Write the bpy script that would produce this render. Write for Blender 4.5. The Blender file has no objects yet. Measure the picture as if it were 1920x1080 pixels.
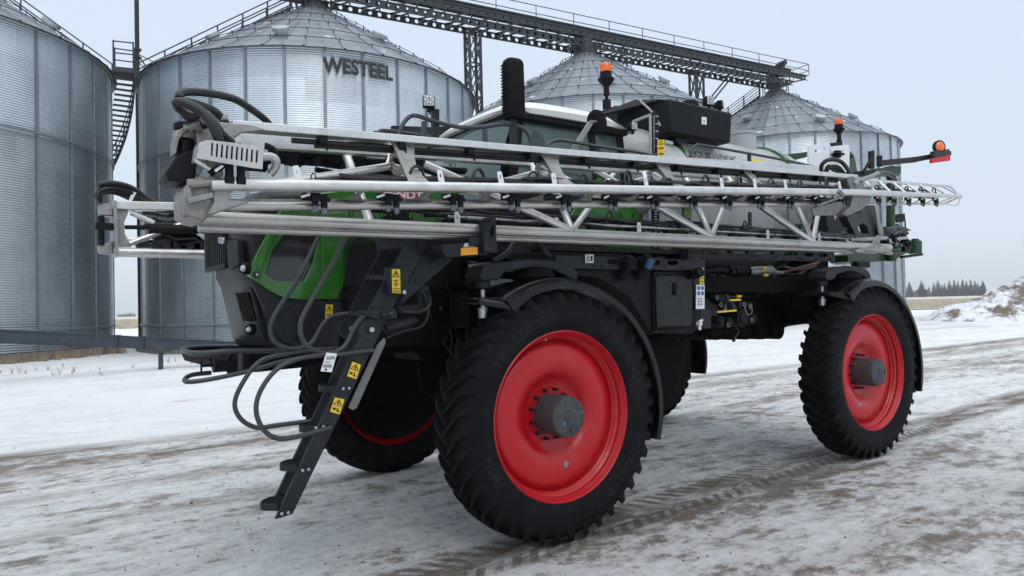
import bpy, bmesh, math, random
import numpy as np
from mathutils import Vector, Matrix, noise
from mathutils.geometry import tessellate_polygon
random.seed(7)
R = math.radians
sc = bpy.context.scene
col = sc.collection

# ---------------------------------------------------------------- camera
CAM_F = 1323.3
CAM_C = Vector((-3.4978, -4.3364, 1.8713))
YAW, PITCH, ROLL = 0.6092, 0.0247, -0.0253
_F0 = Vector((math.sin(YAW), math.cos(YAW), 0)); _R0 = Vector((math.cos(YAW), -math.sin(YAW), 0)); _Z = Vector((0, 0, 1))
CF = _F0*math.cos(PITCH) + _Z*math.sin(PITCH)
_U0 = _Z*math.cos(PITCH) - _F0*math.sin(PITCH)
CR = _R0*math.cos(ROLL) + _U0*math.sin(ROLL)
CU = _U0*math.cos(ROLL) - _R0*math.sin(ROLL)
cam_d = bpy.data.cameras.new('camera'); cam = bpy.data.objects.new('camera', cam_d); col.objects.link(cam)
cam_d.sensor_width = 36; cam_d.lens = 36*CAM_F/1920; cam_d.clip_start = 0.05; cam_d.clip_end = 9000
_m = Matrix((CR, CU, -CF)).transposed().to_4x4(); _m.translation = CAM_C
cam.matrix_world = _m
sc.camera = cam

# ---------------------------------------------------------------- sky, sun, exposure
SUN_EL, SUN_AZ = R(42), R(200)      # azimuth measured clockwise from +Y
w = bpy.data.worlds.new('World'); sc.world = w; w.use_nodes = True
nt = w.node_tree; nt.nodes.clear()
o_ = nt.nodes.new('ShaderNodeOutputWorld'); bg = nt.nodes.new('ShaderNodeBackground')
sky = nt.nodes.new('ShaderNodeTexSky'); sky.sky_type = 'NISHITA'; sky.sun_disc = False
sky.sun_elevation = SUN_EL; sky.sun_rotation = SUN_AZ; sky.dust_density = 4; sky.air_density = 1; sky.ozone_density = 1
mul = nt.nodes.new('ShaderNodeVectorMath'); mul.operation = 'SCALE'; mul.inputs['Scale'].default_value = 0.10
nt.links.new(sky.outputs[0], mul.inputs[0])
geo = nt.nodes.new('ShaderNodeTexCoord'); sep = nt.nodes.new('ShaderNodeSeparateXYZ'); nt.links.new(geo.outputs['Generated'], sep.inputs[0])
rmp = nt.nodes.new('ShaderNodeValToRGB')           # overcast deck: paler near the horizon
rmp.color_ramp.elements[0].position = 0.0; rmp.color_ramp.elements[0].color = (0.675, 0.765, 0.865, 1)
rmp.color_ramp.elements[1].position = 0.55; rmp.color_ramp.elements[1].color = (0.615, 0.74, 0.88, 1)
e = rmp.color_ramp.elements.new(1.0); e.color = (1.75, 1.80, 1.84, 1)
ns = nt.nodes.new('ShaderNodeTexNoise'); ns.inputs['Scale'].default_value = 1.6; ns.inputs['Detail'].default_value = 4
nt.links.new(geo.outputs['Generated'], ns.inputs['Vector'])
mr = nt.nodes.new('ShaderNodeMapRange'); mr.inputs['To Min'].default_value = 0.95; mr.inputs['To Max'].default_value = 1.05
nt.links.new(ns.outputs[0], mr.inputs[0]); sc2 = nt.nodes.new('ShaderNodeVectorMath'); sc2.operation = 'SCALE'
nt.links.new(sep.outputs['Z'], rmp.inputs[0]); nt.links.new(rmp.outputs[0], sc2.inputs[0]); nt.links.new(mr.outputs[0], sc2.inputs['Scale'])
mix = nt.nodes.new('ShaderNodeMix'); mix.data_type = 'RGBA'; mix.inputs['Factor'].default_value = 0.93
nt.links.new(mul.outputs[0], mix.inputs[6]); nt.links.new(sc2.outputs[0], mix.inputs[7])
nt.links.new(mix.outputs[2], bg.inputs[0]); bg.inputs[1].default_value = 1.0
nt.links.new(bg.outputs[0], o_.inputs[0])
sd = bpy.data.lights.new('sun', 'SUN'); sd.energy = 0.5; sd.angle = R(25); sd.color = (1, 0.97, 0.93)
so = bpy.data.objects.new('sun', sd); col.objects.link(so)
_sdir = Vector((math.sin(SUN_AZ)*math.cos(SUN_EL), math.cos(SUN_AZ)*math.cos(SUN_EL), math.sin(SUN_EL)))
so.rotation_euler = _sdir.to_track_quat('Z', 'Y').to_euler(); so.location = _sdir*60
sc.view_settings.view_transform = 'Standard'; sc.view_settings.look = 'None'
sc.view_settings.exposure = 0.19; sc.view_settings.gamma = 1
sc.render.engine = 'CYCLES'

# ---------------------------------------------------------------- helpers
def P(x, y, X=None, Y=None, Z=None):
    """point of the place seen at pixel x,y of the photograph, on the plane X=, Y= or Z="""
    d = CF*CAM_F + CR*(x-960) - CU*(y-540)
    k = (X-CAM_C.x)/d.x if X is not None else (Y-CAM_C.y)/d.y if Y is not None else (Z-CAM_C.z)/d.z
    return CAM_C + d*k
def V(*a): return Vector(a)
MATS = {}
def mat(name, c, rough=0.5, metal=0.0, var=0.0, vs=6.0, bump=0.0, bs=60.0, dirt=None, damt=0.0, ds=3.0, dr=(.48, .72), spec=None, stretch=(1, 1, 1), coat=0.0, rvar=0.0):
    m = bpy.data.materials.new(name); m.use_nodes = True; n = m.node_tree; b = n.nodes['Principled BSDF']
    b.inputs['Base Color'].default_value = (*c, 1); b.inputs['Roughness'].default_value = rough; b.inputs['Metallic'].default_value = metal
    if spec is not None: b.inputs['Specular IOR Level'].default_value = spec
    if coat: b.inputs['Coat Weight'].default_value = coat; b.inputs['Coat Roughness'].default_value = 0.08
    tc = n.nodes.new('ShaderNodeTexCoord'); mp = n.nodes.new('ShaderNodeMapping'); mp.inputs['Scale'].default_value = stretch
    n.links.new(tc.outputs['Object'], mp.inputs[0])
    src = None
    if var or rvar:
        t = n.nodes.new('ShaderNodeTexNoise'); t.inputs['Scale'].default_value = vs; t.inputs['Detail'].default_value = 6; t.inputs['Roughness'].default_value = .65
        n.links.new(mp.outputs[0], t.inputs['Vector'])
        r_ = n.nodes.new('ShaderNodeMapRange'); r_.inputs['From Min'].default_value = .25; r_.inputs['From Max'].default_value = .75
        r_.inputs['To Min'].default_value = 1-var; r_.inputs['To Max'].default_value = 1+var
        n.links.new(t.outputs[0], r_.inputs[0])
        s = n.nodes.new('ShaderNodeVectorMath'); s.operation = 'SCALE'; s.inputs[0].default_value = c
        n.links.new(r_.outputs[0], s.inputs['Scale']); src = s.outputs[0]
        if rvar:
            r2 = n.nodes.new('ShaderNodeMapRange'); r2.inputs['From Min'].default_value = .3; r2.inputs['From Max'].default_value = .7
            r2.inputs['To Min'].default_value = max(.02, rough-rvar); r2.inputs['To Max'].default_value = min(1, rough+rvar)
            n.links.new(t.outputs[0], r2.inputs[0]); n.links.new(r2.outputs[0], b.inputs['Roughness'])
    if dirt:
        t = n.nodes.new('ShaderNodeTexNoise'); t.inputs['Scale'].default_value = ds; t.inputs['Detail'].default_value = 9; t.inputs['Roughness'].default_value = .7
        n.links.new(mp.outputs[0], t.inputs['Vector'])
        r_ = n.nodes.new('ShaderNodeMapRange'); r_.inputs['From Min'].default_value = dr[0]; r_.inputs['From Max'].default_value = dr[1]
        r_.inputs['To Max'].default_value = damt; n.links.new(t.outputs[0], r_.inputs[0])
        x = n.nodes.new('ShaderNodeMix'); x.data_type = 'RGBA'; x.inputs[6].default_value = (*c, 1); x.inputs[7].default_value = (*dirt, 1)
        if src: n.links.new(src, x.inputs[6])
        n.links.new(r_.outputs[0], x.inputs['Factor']); src = x.outputs[2]
    if src: n.links.new(src, b.inputs['Base Color'])
    if bump:
        t = n.nodes.new('ShaderNodeTexNoise'); t.inputs['Scale'].default_value = bs; t.inputs['Detail'].default_value = 4
        n.links.new(mp.outputs[0], t.inputs['Vector'])
        bp = n.nodes.new('ShaderNodeBump'); bp.inputs['Strength'].default_value = bump; bp.inputs['Distance'].default_value = 0.01
        n.links.new(t.outputs[0], bp.inputs['Height']); n.links.new(bp.outputs[0], b.inputs['Normal'])
    MATS[name] = m
    return m

class MB:
    """collects shapes into one mesh"""
    def __init__(s): s.v = []; s.f = []; s.m = []; s.mi = 0; s.mats = []
    def use(s, m):
        if m not in s.mats: s.mats.append(m)
        s.mi = s.mats.index(m); return s
    def add(s, vs, fs):
        b = len(s.v); s.v += [tuple(v) for v in vs]; s.f += [tuple(i+b for i in f) for f in fs]; s.m += [s.mi]*len(fs)
    def box(s, c, d, rot=None):
        c = Vector(c); h = Vector(d)/2; vs = []
        for x in (-1, 1):
            for y in (-1, 1):
                for z in (-1, 1):
                    q = Vector((x*h.x, y*h.y, z*h.z))
                    if rot is not None: q = rot @ q
                    vs.append(c+q)
        s.add(vs, [(0, 1, 3, 2), (4, 6, 7, 5), (0, 4, 5, 1), (2, 3, 7, 6), (0, 2, 6, 4), (1, 5, 7, 3)]); return s
    def bb(s, a, b):
        a = Vector(a); b = Vector(b); return s.box((a+b)/2, [abs(b[i]-a[i]) for i in range(3)])
    def bar(s, a, b, w_, h_, up=(0, 0, 1)):
        """rectangular bar from a to b"""
        a = Vector(a); b = Vector(b); d = (b-a); L = d.length
        if L < 1e-6: return s
        d.normalize(); u = Vector(up); u = (u-d*u.dot(d))
        if u.length < 1e-4: u = Vector((1, 0, 0))-d*d.x
        u.normalize(); t = d.cross(u)
        M = Matrix((d, t, u)).transposed()
        return s.box((a+b)/2, (L, w_, h_), M)
    def tube(s, pts, r, n=8, caps=True, closed=False):
        pts = [Vector(q) for q in pts]; k = len(pts)
        rs = r if isinstance(r, (list, tuple)) else [r]*k
        prev = None; rings = []
        for i, q in enumerate(pts):
            if closed: d = pts[(i+1) % k]-pts[i-1]
            else: d = pts[min(i+1, k-1)]-pts[max(i-1, 0)]
            d.normalize()
            if prev is None:
                u = Vector((0, 0, 1)) if abs(d.z) < .9 else Vector((1, 0, 0))
            else: u = prev
            u = (u-d*u.dot(d)); u.normalize(); prev = u; t = d.cross(u)
            rings.append([q+(u*math.cos(a)+t*math.sin(a))*rs[i] for a in [2*math.pi*j/n for j in range(n)]])
        vs = [v for r_ in rings for v in r_]; fs = []
        for i in range(k if closed else k-1):
            i2 = (i+1) % k
            for j in range(n):
                fs.append((i*n+j, i2*n+j, i2*n+(j+1) % n, i*n+(j+1) % n))
        if caps and not closed:
            fs.append(tuple(range(n-1, -1, -1))[::-1]); fs.append(tuple((k-1)*n+j for j in range(n))[::-1])
        s.add(vs, fs); return s
    def cyl(s, a, b, r, n=16, r2=None): return s.tube([a, b], [r, r if r2 is None else r2], n)
    def hose(s, pts, r, n=8, step=6, closed=False): return s.tube(smooth(pts, step, closed), r, n, closed=closed)
    def lathe(s, prof, o, axis, n=48, a0=0, a1=2*math.pi):
        """prof list of (radius, along axis)"""
        o = Vector(o); ax = Vector(axis).normalized(); u = Vector((0, 0, 1)) if abs(ax.z) < .9 else Vector((1, 0, 0))
        u = (u-ax*u.dot(ax)).normalized(); t = ax.cross(u); full = abs(a1-a0-2*math.pi) < 1e-6
        N = n if full else n+1; vs = []
        for i in range(N):
            a = a0+(a1-a0)*i/n; d = u*math.cos(a)+t*math.sin(a)
            vs += [o+d*p[0]+ax*p[1] for p in prof]
        k = len(prof); fs = []
        for i in range(n):
            i2 = (i+1) % N
            for j in range(k-1):
                fs.append((i*k+j, i*k+j+1, i2*k+j+1, i2*k+j))
        s.add(vs, fs); return s
    def prism(s, pts, off):
        """polygon pts (3D, planar) extruded by vector off"""
        pts = [Vector(q) for q in pts]; off = Vector(off); k = len(pts)
        s.add(pts+[q+off for q in pts], [tuple(range(k))[::-1], tuple(range(k, 2*k))]+[(i, (i+1) % k, k+(i+1) % k, k+i) for i in range(k)]); return s
    def plate(s, loops, off):
        """outer loop + holes (3D, planar), extruded by off"""
        loops = [[Vector(q) for q in l] for l in loops]; off = Vector(off)
        tri = tessellate_polygon(loops); flat = [q for l in loops for q in l]; k = len(flat)
        fs = [tuple(t) for t in tri]+[tuple(i+k for i in t)[::-1] for t in tri]; b = 0
        for l in loops:
            for i in range(len(l)): fs.append((b+i, b+(i+1) % len(l), k+b+(i+1) % len(l), k+b+i))
            b += len(l)
        s.add(flat+[q+off for q in flat], fs); return s
    def mark(s): s.marks = getattr(s, 'marks', [])+[(len(s.v), len(s.f))]; return s
    def build_each(s, name, m=None, parent=None, **k):
        mk = s.marks+[(len(s.v), len(s.f))]; out = []
        for (v0, f0), (v1, f1) in zip(mk[:-1], mk[1:]):
            if f1 == f0: continue
            q = MB(); q.v = s.v[v0:v1]; q.f = [tuple(i-v0 for i in f) for f in s.f[f0:f1]]; q.m = [0]*(f1-f0)
            mm = s.mats[s.m[f0]] if s.mats else m
            out.append(q.build(name, mm, parent, **k))
        return out
    def build(s, name, m=None, parent=None, smooth_ang=35, bevel=0, loc=None):
        me = bpy.data.meshes.new(name); me.from_pydata(s.v, [], s.f); me.update()
        bm = bmesh.new(); bm.from_mesh(me); bmesh.ops.recalc_face_normals(bm, faces=bm.faces); bm.to_mesh(me); bm.free()
        for x in (s.mats or [m]): me.materials.append(x)
        if len(s.mats) > 1: me.polygons.foreach_set('material_index', s.m)
        if smooth_ang:
            me.polygons.foreach_set('use_smooth', [True]*len(me.polygons)); me.set_sharp_from_angle(angle=R(smooth_ang))
        o = bpy.data.objects.new(name, me); col.objects.link(o)
        if loc is not None:
            me.transform(Matrix.Translation(-Vector(loc))); o.location = loc
        if parent is not None:
            o.parent = parent
            par = parent; acc = Vector((0, 0, 0))
            while par is not None: acc += par.location; par = par.parent
            if loc is None: me.transform(Matrix.Translation(-acc))
            else: o.location = Vector(loc)-acc
        if bevel:
            bv = o.modifiers.new('bevel', 'BEVEL'); bv.width = bevel; bv.segments = 2; bv.limit_method = 'ANGLE'; bv.angle_limit = R(40); bv.harden_normals = False
        return o
def smooth(pts, step=6, closed=False):
    pts = [Vector(q) for q in pts]; out = []; k = len(pts); rng = k if closed else k-1
    for i in range(rng):
        g = (lambda j: pts[j % k]) if closed else (lambda j: pts[max(0, min(k-1, j))])
        p0, p1, p2, p3 = g(i-1), g(i), g(i+1), g(i+2)
        for q in range(step):
            t = q/step; out.append(0.5*((2*p1)+(p2-p0)*t+(2*p0-5*p1+4*p2-p3)*t*t+(3*p1-p0-3*p2+p3)*t**3))
    if not closed: out.append(pts[-1])
    return out
def tag(o, label=None, cat=None, group=None, kind=None):
    if label: o['label'] = label
    if cat: o['category'] = cat
    if group: o['group'] = group
    if kind: o['kind'] = kind
    return o
def empty(name, loc, label, cat, group=None):
    o = bpy.data.objects.new(name, None); o.empty_display_size = .3; col.objects.link(o); o.location = loc
    return tag(o, label, cat, group)
def copy_tree(o, parent=None):
    c = o.copy(); col.objects.link(c); c.parent = parent
    for ch in list(o.children): copy_tree(ch, c)
    return c
def text2d(s, size=1.0, ext=0.0, off=0.0, sx=1.0):
    """triangulated text as (verts, faces) in x,y, centred in x"""
    cu = bpy.data.curves.new('t', 'FONT'); cu.body = s; cu.size = size; cu.extrude = ext; cu.offset = off; cu.resolution_u = 3; cu.align_x = 'CENTER'
    o = bpy.data.objects.new('t', cu); col.objects.link(o)
    dg = bpy.context.evaluated_depsgraph_get(); me = bpy.data.meshes.new_from_object(o.evaluated_get(dg))
    vs = [Vector((v.co.x*sx, v.co.y, v.co.z)) for v in me.vertices]; fs = [tuple(p.vertices) for p in me.polygons]
    bpy.data.objects.remove(o); bpy.data.curves.remove(cu); bpy.data.meshes.remove(me)
    return vs, fs

# ---------------------------------------------------------------- materials
galv = mat('galvanised', (.42, .45, .48), .42, .85, var=.10, vs=2.0, rvar=.08)
galv_d = mat('galvanised_dark', (.25, .28, .31), .5, .7, var=.15, vs=1.5)
steel_blue = mat('blue_grey_paint', (.034, .047, .064), .5, .2, var=.12, vs=3, dirt=(.09, .10, .11), damt=.3)
steel_dk = mat('dark_painted_steel', (.030, .036, .044), .5, .2, var=.2, vs=4)
letter_m = mat('black_lettering', (.02, .022, .025), .7)
concrete = mat('concrete', (.16, .15, .14), .9, var=.25, vs=3, bump=.5, bs=20)
# ---------------------------------------------------------------- ground
def hgt(x, y):
    d = math.hypot(x-CAM_C.x, y-CAM_C.y)
    h = 0.010*noise.noise(V(x*.9, y*2.2, 1))
    t = max(0, min(1, (y-7.3)/2.0))
    if x > 25: t *= max(0, 1-(x-25)/20)
    h += t*(0.05+0.10*noise.noise(V(x*.22, y*.35, 5))+0.05*noise.noise(V(x*.9, y*1.1, 9))+.035*noise.noise(V(x*2.2, y*2.6, 2))+.018*noise.noise(V(x*6, y*6.3, 2)))
    h += t*max(0, 1-abs(y-19.5)/3.0)*.10
    # ridges pressed beside the wheel ruts
    for yy, wd in ((.17, .22), (3.3, .22)):
        if -1 < x < 60 and abs(y-yy-.03*x) < .6:
            u = (y-yy-.03*x*(x > 5))/wd
            h += -.012*math.exp(-u*u)+.008*math.exp(-(abs(u)-1.5)**2*4)
    for wx, wy in ((0, .17), (4.608, .17), (0, 3.27), (4.608, 3.7)):   # snow squeezed up beside the tyres
        ax_, ay_ = abs(x-wx), abs(y-wy)
        if ax_ < .7 and ay_ < .6: h += .022*math.exp(-((ay_-.27)/.07)**2)*math.exp(-(ax_/.35)**2)*(1+.6*noise.noise(V(x*9, y*9, 4)))+.02*math.exp(-((ax_-.30)/.08)**2)*math.exp(-(ay_/.2)**2)
    if 0.9 < d < 9:
        h += .006*noise.noise(V(x*6, y*9, 3))
    if d > 120: h -= 0
    return h
def axis(c, lo, hi, fine, k):
    out = [c]; s = fine; q = c
    while q < hi: q += s; s *= k; out.append(q)
    s = fine; q = c; L = []
    while q > lo: q -= s; s *= k; L.append(q)
    return L[::-1]+out
gx = axis(1.0, -1200, 1500, .07, 1.022); gy = axis(2.0, -1200, 1500, .07, 1.022)
gv = [(x, y, hgt(x, y)) for y in gy for x in gx]; W = len(gx)
gf = [(j*W+i, j*W+i+1, (j+1)*W+i+1, (j+1)*W+i) for j in range(len(gy)-1) for i in range(W-1)]
def ground_mat():
    m = bpy.data.materials.new('snow_and_ice'); m.use_nodes = True; n = m.node_tree; b = n.nodes['Principled BSDF']; L = n.links.new
    def N(t, **k):
        q = n.nodes.new(t)
        for a, v in k.items(): setattr(q, a, v)
        return q
    tc = N('ShaderNodeTexCoord')
    def noi(scale, st=(1, 1, 1), det=8, rgh=.6, loc=(0, 0, 0), dist=0.0):
        mp = N('ShaderNodeMapping'); mp.inputs['Scale'].default_value = st; mp.inputs['Location'].default_value = loc
        mp.inputs['Rotation'].default_value = (0, 0, R(-2)); L(tc.outputs['Object'], mp.inputs[0])
        t = N('ShaderNodeTexNoise'); t.inputs['Scale'].default_value = scale; t.inputs['Detail'].default_value = det; t.inputs['Roughness'].default_value = rgh
        t.inputs['Distortion'].default_value = dist
        L(mp.outputs[0], t.inputs['Vector']); return t.outputs[0]
    def mr(x, a, b_, c=0., d=1., clamp=True):
        q = N('ShaderNodeMapRange'); q.clamp = clamp
        for k_, v in zip(('From Min', 'From Max', 'To Min', 'To Max'), (a, b_, c, d)): q.inputs[k_].default_value = v
        L(x, q.inputs[0]); return q.outputs[0]
    def ma(op, a, b_=None):
        q = N('ShaderNodeMath', operation=op)
        for i, v in enumerate((a, b_)):
            if v is None: continue
            if isinstance(v, (int, float)): q.inputs[i].default_value = v
            else: L(v, q.inputs[i])
        return q.outputs[0]
    def mix(f, a, b_):
        q = N('ShaderNodeMix', data_type='RGBA')
        L(f, q.inputs['Factor'])
        for i, v in ((6, a), (7, b_)):
            if isinstance(v, tuple): q.inputs[i].default_value = (*v, 1)
            else: L(v, q.inputs[i])
        return q.outputs[2]
    sp = N('ShaderNodeSeparateXYZ'); L(tc.outputs['Object'], sp.inputs[0]); x, y = sp.outputs[0], sp.outputs[1]
    wob = noi(.12, (.5, 1, 1), 3); yw = ma('ADD', y, ma('MULTIPLY', ma('SUBTRACT', wob, .5), 2.4))
    # road zone mask: 1 on the driven surface
    road = ma('MULTIPLY', mr(yw, 7.9, 7.2), mr(yw, -14, -10))
    streak = noi(1.0, (.50, 1.5, 1), 10, .68)
    streak2 = noi(1.7, (1.2, 1.9, 1), 13, .74, (7, 3, 0))
    fine = noi(9, (1, 1.1, 1), 12, .82)
    grit = noi(55, (1, 1, 1), 4, .8)
    # dirty ice = grey brown translucent over the frozen gravel
    big = noi(.35, (.35, 1.1, 1), 5, .55, (3, 9, 0))
    dsum = ma('ADD', ma('ADD', ma('MULTIPLY', streak, .50), ma('MULTIPLY', streak2, .42)), ma('ADD', ma('MULTIPLY', fine, .26), ma('MULTIPLY', big, .34)))
    dsum = ma('ADD', dsum, ma('MULTIPLY', ma('SUBTRACT', noi(4.0, (1.0, 1.5, 1), 13, .80, (2, 8, 0)), .5), .62))
    dirtA = mr(dsum, .768, .845)
    dirtB = mr(dsum, .80, .91)
    # wheel ruts along X
    def rut(y0, wd, k, x0=None, slope=0.0):
        yy = ma('SUBTRACT', ma('SUBTRACT', y, y0), ma('MULTIPLY', x, slope))
        yy = ma('ADD', yy, ma('MULTIPLY', ma('SUBTRACT', noi(1.2, (.4, 1, 1), 5), .5), .22))
        g = mr(ma('ABSOLUTE', yy), wd, wd*.35, 0, k)
        if x0 is not None: g = ma('MULTIPLY', g, mr(x, x0-.6, x0+.6))
        return g
    ruts = rut(.12, .40, 1.0, -3.2, .07)
    ruts = ma('MAXIMUM', ruts, rut(3.3, .26, .4, None, .06))
    ruts = ma('MAXIMUM', ruts, rut(7.45, .55, 1.0))
    ruts = ma('MAXIMUM', ruts, rut(6.2, .6, .5)); ruts = ma('MAXIMUM', ruts, rut(-1.5, .35, .22)); ruts = ma('MAXIMUM', ruts, rut(4.6, .4, .35))
    rn = mr(noi(2.2, (.5, 2.0, 1), 11, .74, (1, 5, 2)), .36, .56)
    rutm = ma('MULTIPLY', ruts, rn)
    # lug prints pressed along the edges of the fresh track
    ty = ma('SUBTRACT', ma('SUBTRACT', y, .17), ma('MULTIPLY', x, .075)); aty = ma('ABSOLUTE', ty)
    ph = ma('FRACT', ma('DIVIDE', ma('ADD', x, ma('MULTIPLY', aty, .8)), .165))
    teeth = ma('MULTIPLY', ma('MULTIPLY', mr(ph, .40, .48), mr(ph, .98, .90)), ma('MULTIPLY', mr(aty, .30, .24), mr(aty, .05, .10)))
    teeth = ma('MULTIPLY', ma('MULTIPLY', teeth, mr(x, -2.6, -1.6)), ma('MULTIPLY', mr(x, 14, 6), mr(noi(2.6, (1, 1, 1), 8, .8, (9, 1, 0)), .40, .54)))
    white = mix(noi(3, (1, 1, 1), 6), (.80, .815, .84), (.90, .905, .915))
    ice = mix(mr(fine, .40, .60), (.22, .180, .150), (.52, .495, .475))
    brown = mix(mr(grit, .35, .65), (.070, .046, .032), (.25, .185, .130))
    roadw = mix(mr(dsum, .62, .76), (.90, .905, .92), (.70, .70, .705))
    roadw = mix(mr(fine, .50, .70), roadw, (.50, .49, .485))
    c = mix(dirtA, roadw, ice)
    c = mix(ma('MULTIPLY', dirtB, .84), c, brown)
    c = mix(ma('MULTIPLY', mr(fine, .50, .72), ma('MULTIPLY', dirtA, .7)), c, brown)
    c = mix(rutm, c, brown)
    c = mix(ma('MULTIPLY', teeth, .80), c, (.13, .10, .075))
    # crisp crumbs of frozen dirt
    vo = N('ShaderNodeTexVoronoi'); vo.inputs['Scale'].default_value = 7; vo.inputs['Randomness'].default_value = 1; L(tc.outputs['Object'], vo.inputs['Vector'])
    sepc = N('ShaderNodeSeparateColor'); L(vo.outputs['Color'], sepc.inputs[0])
    spk = ma('MULTIPLY', mr(vo.outputs['Distance'], .16, .09), mr(sepc.outputs[0], .80, .84))
    c = mix(ma('MULTIPLY', spk, .75), c, (.10, .085, .07))
    # off-road snow with a few soiled lumps
    white2 = mix(mr(noi(.9, (.4, 1.3, 1), 12, .75, (8, 2, 1)), .50, .68), white, (.66, .675, .70))
    off = mix(ma('MULTIPLY', mr(noi(.8, (.5, 1.2, 1), 12, .75, (4, 4, 4)), .575, .68), .6), white2, (.36, .28, .21))
    farx = ma('MULTIPLY', mr(x, 18, 30), mr(noi(.5, (.15, 1.2, 1), 8, .65, (2, 2, 2)), .50, .66))
    off = mix(ma('MULTIPLY', farx, .55), off, (.30, .27, .25))
    col_ = mix(road, off, c)
    L(col_, b.inputs['Base Color'])
    L(mr(dirtA, 0, 1, .62, .45), b.inputs['Roughness']); b.inputs['Specular IOR Level'].default_value = .35
    hsum = ma('ADD', ma('MULTIPLY', fine, .6), ma('ADD', ma('MULTIPLY', streak2, .9), ma('MULTIPLY', grit, .10)))
    hsum = ma('SUBTRACT', hsum, ma('ADD', ma('MULTIPLY', rutm, .25), ma('MULTIPLY', teeth, .35)))
    bp = N('ShaderNodeBump'); bp.inputs['Strength'].default_value = .9; bp.inputs['Distance'].default_value = .07
    L(hsum, bp.inputs['Height']); L(bp.outputs[0], b.inputs['Normal'])
    return m
g = MB(); g.v = gv; g.f = gf
me = bpy.data.meshes.new('ground'); me.from_pydata(gv, [], gf); me.materials.append(ground_mat())
me.polygons.foreach_set('use_smooth', [True]*len(me.polygons)); go = bpy.data.objects.new('ground', me); col.objects.link(go); tag(go, kind='structure')

# stubble field beyond the yard
def field_mat():
    m = mat('stubble_field', (.56, .51, .43), .9, dirt=(.80, .82, .85), damt=1.0, ds=.35, stretch=(1, .6, 1), dr=(.50, .62), var=.3, vs=2.5)
    return m
fm = field_mat()
f_ = MB()
def fld(a, b):
    pass
dirs = []
fv = []; nst = 60
for i in range(nst+1):
    az = YAW-R(50)+R(100)*i/nst
    for rr in (104+6*noise.noise(V(i*.2, 0, 0)), 400, 1150):
        fv.append((CAM_C.x+rr*math.sin(az), CAM_C.y+rr*math.cos(az), .10))
ff = [(i*3+j, i*3+j+1, (i+1)*3+j+1, (i+1)*3+j) for i in range(nst) for j in range(2)]
f_.add(fv, ff); fo = f_.build('field', fm, smooth_ang=0); tag(fo, kind='structure')
st = MB(); rnd = random.Random(3)
for side in ((-29.5, -26.0, 5000), (27.5, 37.5, 14000)):
    for i in range(side[2]):
        az = YAW+R(rnd.uniform(side[0], side[1])); rr = 105+210*rnd.random()**1.1
        x, y = CAM_C.x+rr*math.sin(az), CAM_C.y+rr*math.cos(az)
        row = round((x*.3+y*.95)/1.1); h = rnd.uniform(.12, .38)
        y += (row*1.1-(x*.3+y*.95))
        a = rnd.uniform(0, math.pi); dx, dy = .05*math.cos(a), .05*math.sin(a); t = rnd.uniform(-.08, .08)
        st.add([(x-dx, y-dy, .08), (x+dx, y+dy, .08), (x+dx+t, y+dy, .08+h), (x-dx+t, y-dy, .08+h)], [(0, 1, 2, 3)])
so_ = st.build('corn_stubble', mat('straw', (.52, .45, .34), .9, var=.35, vs=.3), smooth_ang=0)
tag(so_, 'dry yellow corn stubble poking through snow in the far field', 'stubble', kind='stuff')

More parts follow.
